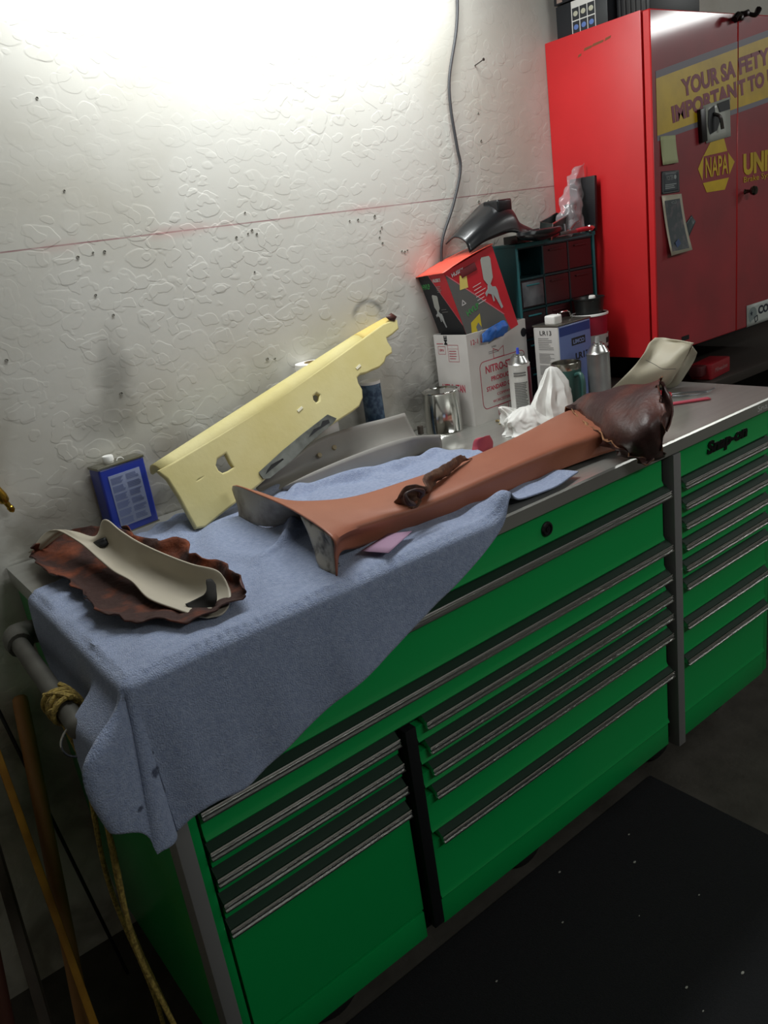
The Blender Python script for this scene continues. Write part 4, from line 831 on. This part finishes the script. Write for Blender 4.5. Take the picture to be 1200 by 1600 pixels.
# spray cans
def spray(name, label, x, y, r, h, bodym, cap, nozm, parts=None):
    t = thing(name, label, 'spray can', (x, y, 0))
    bm = nb(); lathe(bm, [(0, .002), (r - .004, .002), (r - .001, 0), (r, .003), (r - .001, .006), (r - .001, h), (r, h + .002), (r, h + .004)], seg=40); obj('body', bm, bodym, t, ang=50)
    bm = nb(); lathe(bm, [(r, h + .004), (r - .003, h + .007), (r - .004, h + .012), (r * .62, h + .024), (r * .60, h + .027), (r * .45, h + .0275), (r * .42, h + .032), (0, h + .032)], seg=36); obj('dome', bm, alu, t, ang=50)
    bm = nb(); lathe(bm, [(cap, h + .030), (cap, h + .040), (cap * .8, h + .048), (0, h + .049)], seg=16); obj('nozzle', bm, nozm, t); return t
t = spray('spray_can', 'white and maroon spray can with blue nozzle in front of the white carton', 1.400, .520, .0315, .150, paper, .0045, mat('nozzle_blue', '3c50c8', .4))
bm = nb(); lathe(bm, [(.0318, .004), (.0318, .146)], seg=14, a0=math.radians(270), a1=math.radians(352)); obj('maroon_label', bm, mat('label_maroon', '6e2032', .4), t)
bm = nb()
for k in range(16):
    z = .03 + k * .0048; a = math.radians(192); b = math.radians(262 - random.random() * 14); lathe(bm, [(.0319, z), (.0319, z + .0026)], seg=10, a0=a, a1=b)
for k in range(2): lathe(bm, [(.0319, .122 + k * .007), (.0319, .126 + k * .007)], seg=10, a0=math.radians(192), a1=math.radians(258))
obj('print_lines', bm, mat('tiny_print', '6a6a68', .7), t)
t = spray('spray_can', 'plain silver-grey spray can standing right of the green mug', 1.565, .372, .0325, .152, mat('silver_grey', '9a9c9c', .4, .5, col2='7c7e80', nscale=12), .007, mat('nozzle_grey', 'b8b8b8', .3, .5))
bm = nb(); lathe(bm, [(.0322, .0), (.0324, .018)], seg=30); obj('dark_foot_band', bm, mat('dark_foot', '3a3a3c', .5, .4), t)  # darker band round the bottom of the can
# travel mug
t = thing('travel_mug', 'dark green insulated mug with bare steel rim behind the white bag', 'mug', (1.495, .430, 0))
bm = nb(); lathe(bm, [(0, 0), (.036, 0), (.038, .003), (.0395, .020), (.0415, .122)], seg=44); obj('body', bm, muggr, t)
bm = nb(); lathe(bm, [(.0415, .122), (.042, .124), (.0425, .140), (.0415, .142), (.0395, .141), (.038, .124), (.035, .01), (0, .008)], seg=44); obj('steel_liner', bm, mat('mug_steel', 'b0aea6', .22, 1), t, ang=50)
bm = nb(); a = math.radians(258); ca, sa = math.cos(a), math.sin(a); tube(bm, [(.040 * ca, .040 * sa, .108), (.062 * ca, .062 * sa, .112), (.072 * ca, .072 * sa, .090), (.070 * ca, .070 * sa, .050), (.060 * ca, .060 * sa, .030), (.038 * ca, .038 * sa, .028)], .0065, 10); obj('handle', bm, muggr, t)
# mixing cup bucket
t = thing('mixing_pail', 'maroon and white plastic mixing pail with white rim, beside the red cabinet', 'bucket', (1.722, .520, 0))
bm = nb(); lathe(bm, [(0, 0), (.044, 0), (.046, .002), (.052, .175), (.053, .178), (.051, .178)], seg=44); obj('outer_pail', bm, mat('pail_white', 'b4b2b0', .5), t)
bm = nb(); lathe(bm, [(.049, .165), (.0525, .236), (.050, .236), (.045, .03), (0, .03)], seg=44); obj('inner_pail', bm, mat('pail_maroon', '9c1c34', .35), t)
bm = nb(); lathe(bm, [(.052, .234), (.0555, .234), (.056, .238), (.0545, .241), (.050, .239)], seg=44); obj('rim', bm, white, t)
bm = nb()
for k in range(6):
    for a0 in (278, 306): lathe(bm, [(.0455 + .0010 + .007 * (.02 + k * .026) / .175 + .0003, .020 + k * .026), (.0455 + .0010 + .007 * (.036 + k * .026) / .175 + .0003, .036 + k * .026)], seg=5, a0=math.radians(a0), a1=math.radians(a0 + 12 + (k * 7) % 12))
obj('printed_scale', bm, blackp, t)
t = thing('black_tub', 'black round tub nested in the top of the mixing pail', 'tub', (1.722, .520, .2365))
bm = nb(); lathe(bm, [(0, .0), (.040, 0), (.045, .045), (.047, .046), (.047, .050), (.045, .050), (.043, .046), (.038, .004), (0, .004)], seg=44); obj('bowl', bm, mat('tub_black', '1c1e1e', .4), t)
t = thing('spray_tip', 'small white spray cap standing inside the black tub', 'cap', (1.706, .498, .2415), (.15, -.1, 0)); bm = nb(); lathe(bm, [(0, 0), (.010, 0), (.010, .050), (.009, .053), (0, .054)], seg=20); obj('cap_body', bm, white, t)
bm = nb(); tube(bm, [(.0102 * math.cos(2.6 + k * .9), .0102 * math.sin(2.6 + k * .9) , .046 - k * .004) for k in range(4)], .0006, 4); obj('scratch_marks', bm, greyl, t)
# glass bowl in the shade under the cabinet
t = thing('dark_bowl', 'dark glass bowl in the shadow under the red cabinet edge', 'bowl', (1.80, .36, 0)); bm = nb(); lathe(bm, [(0, 0), (.035, 0), (.045, .01), (.050, .042), (.052, .046), (.049, .046), (.042, .012), (0, .005)], seg=36); obj('bowl_body', bm, mat('smoked_glass', '2a2c2e', .12), t); bm = nb(); tube(bm, [(.051 * math.cos(k * math.pi / 12), .051 * math.sin(k * math.pi / 12), .047) for k in range(25)], .0016, 6, 1); obj('rim', bm, mat('rim_grey', '707274', .25, .8), t)

# ================================================================= drawer organiser and clutter on it
YB = -.12
t = thing('parts_organizer', 'teal parts organiser with rows of smoky drawers, in front of the red cabinet', 'organizer', (1.512, .603, 0), (0, 0, YB))
W_, D_, Hh = .312, .108, .470; xs = [.010, .105, .205, .304]; rows_ = 5; rh = .088
bm = nb(); box(bm, (0, .0, 0), (.009, D_, Hh - .006), .001); box(bm, (.009, D_ - .004, 0), (W_, D_, Hh - .006)); box(bm, (0, -.002, Hh - .012), (W_ + .003, D_, Hh), .002); box(bm, (W_ - .008, 0, 0), (W_, D_, Hh - .01), .001); obj('cabinet_shell', bm, teal, t)
bm = nb()
for i in range(6): box(bm, (.009, .002, Hh - .016 - i * rh), (W_ - .008, D_ - .004, Hh - .010 - i * rh))
for x in xs[1:3]: box(bm, (x - .004, .002, .0), (x + .001, D_ - .004, Hh - .012))
obj('shelf_grid', bm, mat('teal_dark', '183c40', .4), t, smooth=False)
for r in range(5):
    for q in range(3):
        z1 = Hh - .018 - r * rh; z0 = z1 - rh + .010; a, b = xs[q] + .001, xs[q + 1] - .006
        if (r, q) == (0, 0): continue
        dep = .0 if (r, q) != (1, 0) else .0
        bm = nb(); box(bm, (a, .002, z0), (b, .005, z1), .0008); box(bm, (a, .005, z0), (b, .10, z0 + .002)); box(bm, (a, .005, z0), (a + .0015, .10, z1)); box(bm, (b - .0015, .005, z0), (b, .10, z1))
        d = obj('drawer', bm, smoke if q == 0 else maroonb, t, smooth=False)
        bm = nb(); box(bm, (a + .02, -.004, z1 - .016), (b - .02, .002, z1 - .012), .001); obj('pull_lip', bm, teal if q == 0 else maroonb, d)
        if (r, q) == (1, 0):
            bm = nb(); box(bm, (a + .004, -.0006, z0 + .004), (b - .004, .0018, z1 - .004), .0005); obj('clear_front', bm, mat('clear_cloudy', '74787c', .3, col2='2c3038', nscale=14), d)
TZ = .4705
# black moulded plastic piece
rows = [[(1.318, .66, .50), (1.318, .62, .515), (1.322, .585, .50), (1.325, .575, .47)], [(1.37, .665, .53), (1.37, .62, .545), (1.372, .58, .525), (1.374, .57, .49)], [(1.43, .668, .565), (1.43, .62, .572), (1.432, .578, .548), (1.434, .568, .50)], [(1.475, .668, .590), (1.478, .62, .592), (1.480, .578, .560), (1.482, .568, .505)], [(1.505, .668, .590), (1.512, .62, .588), (1.512, .578, .556), (1.512, .568, .500)], [(1.53, .668, .545), (1.535, .62, .542), (1.535, .578, .525), (1.535, .568, .490)], [(1.575, .668, .52), (1.58, .62, .516), (1.58, .578, .505), (1.58, .568, .485)], [(1.615, .66, .505), (1.618, .62, .502), (1.618, .585, .492), (1.618, .575, .480)]]
o3 = Vector((1.50, .62, .471)); t = thing('black_duct_cover', 'black moulded plastic duct cover overhanging the left of the organiser top', 'plastic cover', o3)
sheet('shell', patch([[Vector(p) + Vector((0, .02, 0)) for p in r] for r in rows], 6, 5, None, o3), mat('gloss_black', '17191c', .3, coat=.3), t, .003, 0)
bm = nb(); box(bm, (-.045, -.02, .092), (.012, .04, .125), .006, seg=3); obj('duct_mouth', bm, MATS['gloss_black'], t)
bm = nb(); box(bm, (.015, -.025, 0), (.075, .03, .022), .003); obj('foot', bm, MATS['gloss_black'], t)
# round black dish with white packets
t = thing('black_dish', 'shallow round black dish holding white scraps on the organiser', 'dish', (1.565, .555, TZ), (0, 0, 0))
bm = nb(); lathe(bm, [(0, .002), (.02, .0005), (.060, .008), (.082, .014), (.090, .022), (.088, .030), (.080, .033), (.070, .024), (.055, .018), (0, .012)], seg=48)
for v in bm.verts: v.co.x *= .92; v.co.y *= .5
obj('bowl', bm, MATS['gloss_black'], t)
for i in range(8):
    o3 = thing('paper_scrap', 'small white crumpled scrap, %s from the left in the round black dish' % ('first', 'second', 'third', 'fourth', 'fifth', 'sixth', 'seventh', 'eighth')[i], 'scrap', (1.515 + i * .011 + random.uniform(-.003, .003), .553 + random.uniform(-.016, .016), TZ + .022), (random.random(), random.random(), random.random() * 3), group='white scraps in the black dish')
    bm = nb(); bmesh.ops.create_icosphere(bm, subdivisions=2, radius=.009)
    for v in bm.verts: v.co *= 1 + .5 * nz(v.co + Vector((i, 0, 0)), 120)
    obj('wad', bm, paper, o3, smooth=False)
# red handled tool, metal box, plastic bag, black panel
t = thing('red_grip_pliers', 'pliers with red grips lying along the front of the organiser top', 'pliers', (1.69, .548, TZ + .004), (0, 0, -.1))
for a, b in (((-.09, 0, .004), (-.045, .004, .006)), ((.02, -.004, .006), (.085, 0, .006))): bm = nb(); tube(bm, [a, ((a[0] + b[0]) / 2, a[1] + .003, .007), b], lambda k: .0055 + .0012 * math.sin(3 * k), 10); obj('grip', bm, mat('grip_red', 'a82430', .5), t)
bm = nb(); box(bm, (-.046, -.008, 0), (.022, .010, .010), .003); tube(bm, [(-.02, 0, .008), (-.02, .002, .030)], .003, 8, 1); tube(bm, [(.0, 0, .012), (.03, .01, .026), (.05, .012, .032)], .003, 8); obj('jaw', bm, mat('tool_steel', '8c8e90', .3, .9), t)
t = thing('metal_box', 'small open grey metal box tilted on the organiser', 'box', (1.665, .590, TZ + .01), (.25, -.16, .25)); bm = nb()
box(bm, (-.055, -.02, 0), (.055, -.018, .045)); box(bm, (-.055, .018, 0), (.055, .02, .045)); box(bm, (-.055, -.02, 0), (-.053, .02, .045)); box(bm, (.053, -.02, 0), (.055, .02, .045)); box(bm, (-.055, -.02, 0), (.055, .02, .002)); obj('box_shell', bm, mat('box_grey', '3c4240', .35, .5), t); bm = nb()
for a, b in (((-.056, -.021, .044), (.056, -.0185, .047)), ((-.056, .0185, .044), (.056, .021, .047)), ((-.056, -.021, -.001), (-.0535, -.0185, .046))): box(bm, a, b)
obj('bright_edge', bm, alu, t)
t = thing('plastic_board', 'flat black plastic panel standing on edge against the red cabinet', 'panel', (1.802, .575, TZ), (0, .05, 0)); bm = nb(); box(bm, (-.006, -.035, 0), (.006, .06, .155), .003); obj('plate', bm, black, t)
t = thing('parts_bag', 'clear plastic bag holding a round metal part, leaning on the red cabinet', 'bag', (1.735, .590, TZ))
rows = [[(-.060, .01, .0), (-.03, -.03, .0), (.03, -.03, .0), (.055, 0, .0)], [(-.045, .01, .05), (-.02, -.028, .055), (.03, -.03, .055), (.060, 0, .05)], [(-.020, .01, .10), (-.0, -.022, .105), (.04, -.022, .105), (.066, 0, .10)], [(.010, .01, .140), (.025, -.008, .145), (.06, -.006, .150), (.075, 0, .145)], [(.045, .005, .180), (.060, -.002, .186), (.078, -.002, .190), (.090, 0, .190)]]
sheet('bag_film', patch([[Vector(p) for p in r] for r in rows], 6, 6, wob(.010, 45, 6)), mat('clear_film', 'b8b0b4', .12, alpha=.32, spec=.8), t, .0006, 0)
bm = nb(); lathe(bm, [(0, 0), (.022, 0), (.024, .02), (.016, .035), (.014, .055), (.018, .058), (.018, .064), (0, .066)], (-.005, .0, .02), 24, Matrix.Rotation(.3, 3, 'Y')); obj('contained_part', bm, mat('cast_grey', '5c6060', .3, .8), t)
t = thing('chrome_fitting', 'little chrome fitting at the right end of the organiser top', 'fitting', (1.775, .545, TZ), (0, 0, .1)); bm = nb(); lathe(bm, [(0, -.02), (.007, -.02), (.007, -.008), (.010, -.006), (.010, .006), (.006, .008), (.006, .022), (0, .022)], (0, 0, .0105), 8, Matrix.Rotation(math.pi / 2, 3, 'Y')); obj('fitting_body', bm, chrome, t)

# ================================================================= small things on the worktop
# white bag
def crumple(c, r, h, n=64, m=22, seed=1, lean=(0, 0), sx_=1, sy_=1, pk=1.0):
    """pulled-up film: radial pleats that sharpen toward the peak"""
    bm = nb(); rings = []
    for j in range(m + 1):
        v = j / m; ring = []
        for i in range(n):
            a = 2 * math.pi * i / n; q = (math.cos(a), math.sin(a), v * .5)
            pl = 1 - 2.6 * abs(nz(q, 1.5, seed)); pl2 = 1 - 2.6 * abs(nz((q[0], q[1], v * 2), 2.6, seed + 2))
            rr = r * ((1 - v) ** pk * .92 + .08 * (v < 1)) * (.88 + .30 * pl + .07 * pl2)
            k = 1 + .5 * math.sin(v * 7 + seed) * .25
            p = Vector((c[0] + rr * k * math.cos(a) * sx_ + lean[0] * v + .012 * math.sin(v * 5 + seed) * v, c[1] + rr * math.sin(a) * sy_ + lean[1] * v, c[2] + h * v + .012 * nz(q, 3, seed + 4) * (1 - v) * v * 4)); ring.append(bm.verts.new(p))
        rings.append(ring)
    for A, B2 in zip(rings, rings[1:]):
        for i in range(n): bm.faces.new((A[i], A[(i + 1) % n], B2[(i + 1) % n], B2[i]))
    bm.faces.new(rings[-1]); bm.faces.new(rings[0][::-1]); return bm
t = thing('white_bag', 'crumpled translucent white plastic bag on the worktop in front of the mug', 'bag', (1.36, .40, 0))
bagm = mat('bag_white', 'e2e2de', .45, bump=.004, bscale=14); bagm.node_tree.nodes['Principled BSDF'].inputs['Subsurface Weight'].default_value = .15; bagm.node_tree.nodes['Principled BSDF'].inputs['Subsurface Radius'].default_value = (.03, .03, .03)
bm = crumple((.022, -.01, .001), .066, .150, seed=4, lean=(.012, .012), sx_=1.2, sy_=.7, pk=.62); join(bm, crumple((-.065, .0, .001), .068, .062, seed=9, lean=(-.01, .01), sx_=1.15, sy_=.62, pk=.45)); join(bm, crumple((-.095, .03, .02), .040, .055, seed=12, lean=(-.02, .01), sx_=.9, sy_=.5, pk=.5)); obj('bag_film', bm, bagm, t, ang=48)
# red sandpaper, lavender sheet, debris, pliers, sanding stick
o3 = Z(750, 700, .004); rows = px_rows([[(737, 713, .004), (745, 712, .004), (760, 706, .004), (770, 700, .004)], [(738, 700, .022), (748, 698, .024), (760, 694, .024), (770, 690, .022)], [(741, 688, .040), (750, 686, .044), (758, 684, .044), (766, 682, .040)], [(748, 684, .046), (755, 683, .048), (760, 681, .048), (765, 680, .044)]])
t = thing('red_sandpaper', 'folded pinkish red sandpaper leaning behind the tan panel', 'sandpaper', o3); sheet('sheet', patch(rows, 5, 4, None, o3), mat('sand_red', 'b04a58', .85), t, .0012, 0)
rows = px_rows([[(736, 722, .005), (740, 716, .005)], [(755, 716, .006), (760, 708, .006)], [(776, 706, .006), (778, 700, .006)]]); t = thing('white_scrap', 'torn white paper scrap beneath the red sandpaper', 'paper', Z(756, 712, .005)); sheet('scrap', patch(rows, 4, 3, None, Z(756, 712, .005)), paper, t, .0006, 0)
o3 = Z(604, 848, .012); rows = px_rows([[(564, 861, .026), (606, 834, .026)], [(590, 863, .026), (625, 832, .026)], [(607, 864, .026), (644, 830, .026)]]); t = thing('lavender_sheet', 'flat lavender sandpaper sheet on the towel under the tan panel', 'sandpaper', o3); sheet('sheet', patch(rows, 3, 3, None, o3), mat('sand_lavender', '9c7c96', .8), t, .001, 0)
for i, (px, py, r) in enumerate(((778, 659, .008), (786, 658, .007), (790, 662, .006), (782, 663, .005))):
    c = Z(px, py, 0); t = thing('debris_bit', 'small brown crumb of debris before the carton, %s' % ('the leftmost of four', 'second largest, nearer the bag', 'rearmost one beside the bag', 'smallest and nearest to the viewer')[i], 'debris', c + Vector((0, 0, r * .45)), (i, i * 2, 0), group='brown debris crumbs by the carton')
    bm = nb(); bmesh.ops.create_icosphere(bm, subdivisions=2, radius=r)
    for v in bm.verts: v.co = Vector((v.co.x, v.co.y * .7, v.co.z * .5)) * (1 + .6 * nz(v.co, 150, i))
    obj('crumb', bm, mat('crumb_brown', '5c4a30', .9, col2='b0a078', nscale=90), t, smooth=False)
t = thing('orange_plug', 'small orange and black plug lying behind the tan panel', 'plug', Z(854, 676, .008), (0, 0, .5)); bm = nb(); lathe(bm, [(0, -.014), (.008, -.014), (.008, .008), (0, .008)], (0, 0, 0), 14, Matrix.Rotation(math.pi / 2, 3, 'Y')); obj('plug_body', bm, mat('plug_orange', 'b8705c', .5), t); bm = nb(); lathe(bm, [(0, .008), (.0085, .008), (.0085, .020), (0, .020)], (0, 0, 0), 14, Matrix.Rotation(math.pi / 2, 3, 'Y')); obj('plug_tip', bm, black, t)
o3 = Z(1080, 615, 0); t = thing('hooked_pliers', 'bent-tip pliers with red handles on the worktop at the right', 'pliers', o3)
def G_(px, py, z): return Z(px, py, z) - o3
for dy in (0, 1):
    bm = nb(); tube(bm, [G_(1020, 613 + dy * 5, .008), G_(1036, 613 + dy * 5, .008), G_(1050, 616 + dy * 2, .008)], lambda k: .007 - .003 * k, 10); obj('grip', bm, mat('grip_bright', 'b01c2c', .4), t)
bm = nb(); tube(bm, [G_(1048, 616, .008), G_(1062, 614, .008), G_(1090, 612, .007), G_(1106, 611, .006), G_(1113, 608, .008), G_(1117, 606, .012)], lambda k: .0036 - .0022 * k, 10); tube(bm, [G_(1048, 619, .006), G_(1075, 618, .006), G_(1100, 614, .006), G_(1110, 611, .006)], lambda k: .0034 - .002 * k, 10); obj('jaw', bm, MATS['tool_steel'], t)
a, b = Z(1045, 632, .003), Z(1098, 624, .003); t = thing('sanding_stick', 'flat red sanding stick lying in front of the bent-tip pliers', 'sanding stick', a.lerp(b, .3), (0, 0, math.atan2((b - a).y, (b - a).x))); bm = nb(); box(bm, (-.09, -.010, -.0015), (.085, .010, .0025), .0012); obj('stick_body', bm, mat('stick_red', 'a83848', .7), t); bm = nb(); box(bm, (-.085, -.0085, .0024), (.081, .0085, .0029)); obj('abrasive_face', bm, mat('stick_face', 'b85060', .9), t)

# ================================================================= rope and long handles at the left
t = thing('rope', 'yellowish braided rope wound around the push bar, its ends hanging down', 'rope', (-.063, .16, zb))
bm = nb(); pts = []
c0 = Vector((-.068, .09, 0)) ; 
for k in range(0, 8 * 12 + 1):
    a = k * math.pi / 6; y = .012 + .050 * (k / 96) + .004 * math.sin(k); r = .0215 + .003 * math.sin(k * .37); pts.append((r * math.cos(a) + .0 - .054 * (y - 0) * .5, y - .03, r * math.sin(a)))
tube(bm, pts, .0042, 8, 2)
for s in (.0, 1.2, 2.5): tube(bm, [(.024 * math.cos(s + q * .25), -.022 + q * .012, .026 * math.sin(s + q * .25)) for q in range(6)], .0045, 8, 3)
obj('coil', bm, rope_m, t)
for i, (dx, dy, l) in enumerate(((-.01, .0, .62), (.004, .012, .80), (-.004, -.01, .88))):
    bm = nb(); tube(bm, [(dx + .010 * math.sin(k * .8 + i) , dy + .012 * math.cos(k * .9 + i) + .012 * k * (i - 1), -.015 - l * k / 9) for k in range(10)], .0045, 8, 4); obj('strand', bm, rope_m, t)
def leaning(name, label, cat, top_px, yt_, bot_px, r, m, flat=None, ybot=None):
    a = Y(*top_px, yt_); b = Y(*bot_px, ybot); d = (a - b); b = b + d * ((-H + .01 - b.z) / d.z)
    t = thing(name, label, cat, b); L = (a - b).length; q = (a - b).to_track_quat('Z', 'X').to_matrix().to_4x4()
    bm = nb()
    if flat: box(bm, (-flat, -r, 0), (flat, r, L), .004)
    else: lathe(bm, [(0, 0), (r * .9, .004), (r, .02), (r, L - .02), (r * .92, L - .006), (r * .6, L), (0, L + .002)], seg=20)
    bm.transform(q); obj('shaft', bm, m, t); return t
leaning('broom_handle', 'brown round wooden broom handle leaning on the wall, left of the chest', 'handle', (30, 1087), .695, (112, 1500), .0165, wood, ybot=.52)
leaning('shovel_handle', 'yellow flat wooden handle leaning left of the brown broom handle', 'handle', (-14, 1150), .69, (90, 1440), .008, yplank, .020, ybot=.50)
leaning('steel_rod', 'thin black rod leaning between the wooden handles and the chest', 'rod', (-12, 1090), .70, (150, 1420), .004, black, ybot=.60)
leaning('rake_handle', 'grey weathered board leaning at the far left beside the handles', 'board', (-35, 1235), .66, (70, 1590), .010, mat('grey_wood', '4a423a', .8, col2='382f28', nscale=12, stretch=(1, 1, .1)), .026, ybot=.40)
leaning('spade_handle', 'dark reddish wooden handle lowest at the left corner of the floor', 'handle', (-30, 1400), .50, (30, 1700), .015, mat('dark_redwood', '4a2418', .7), ybot=.40)
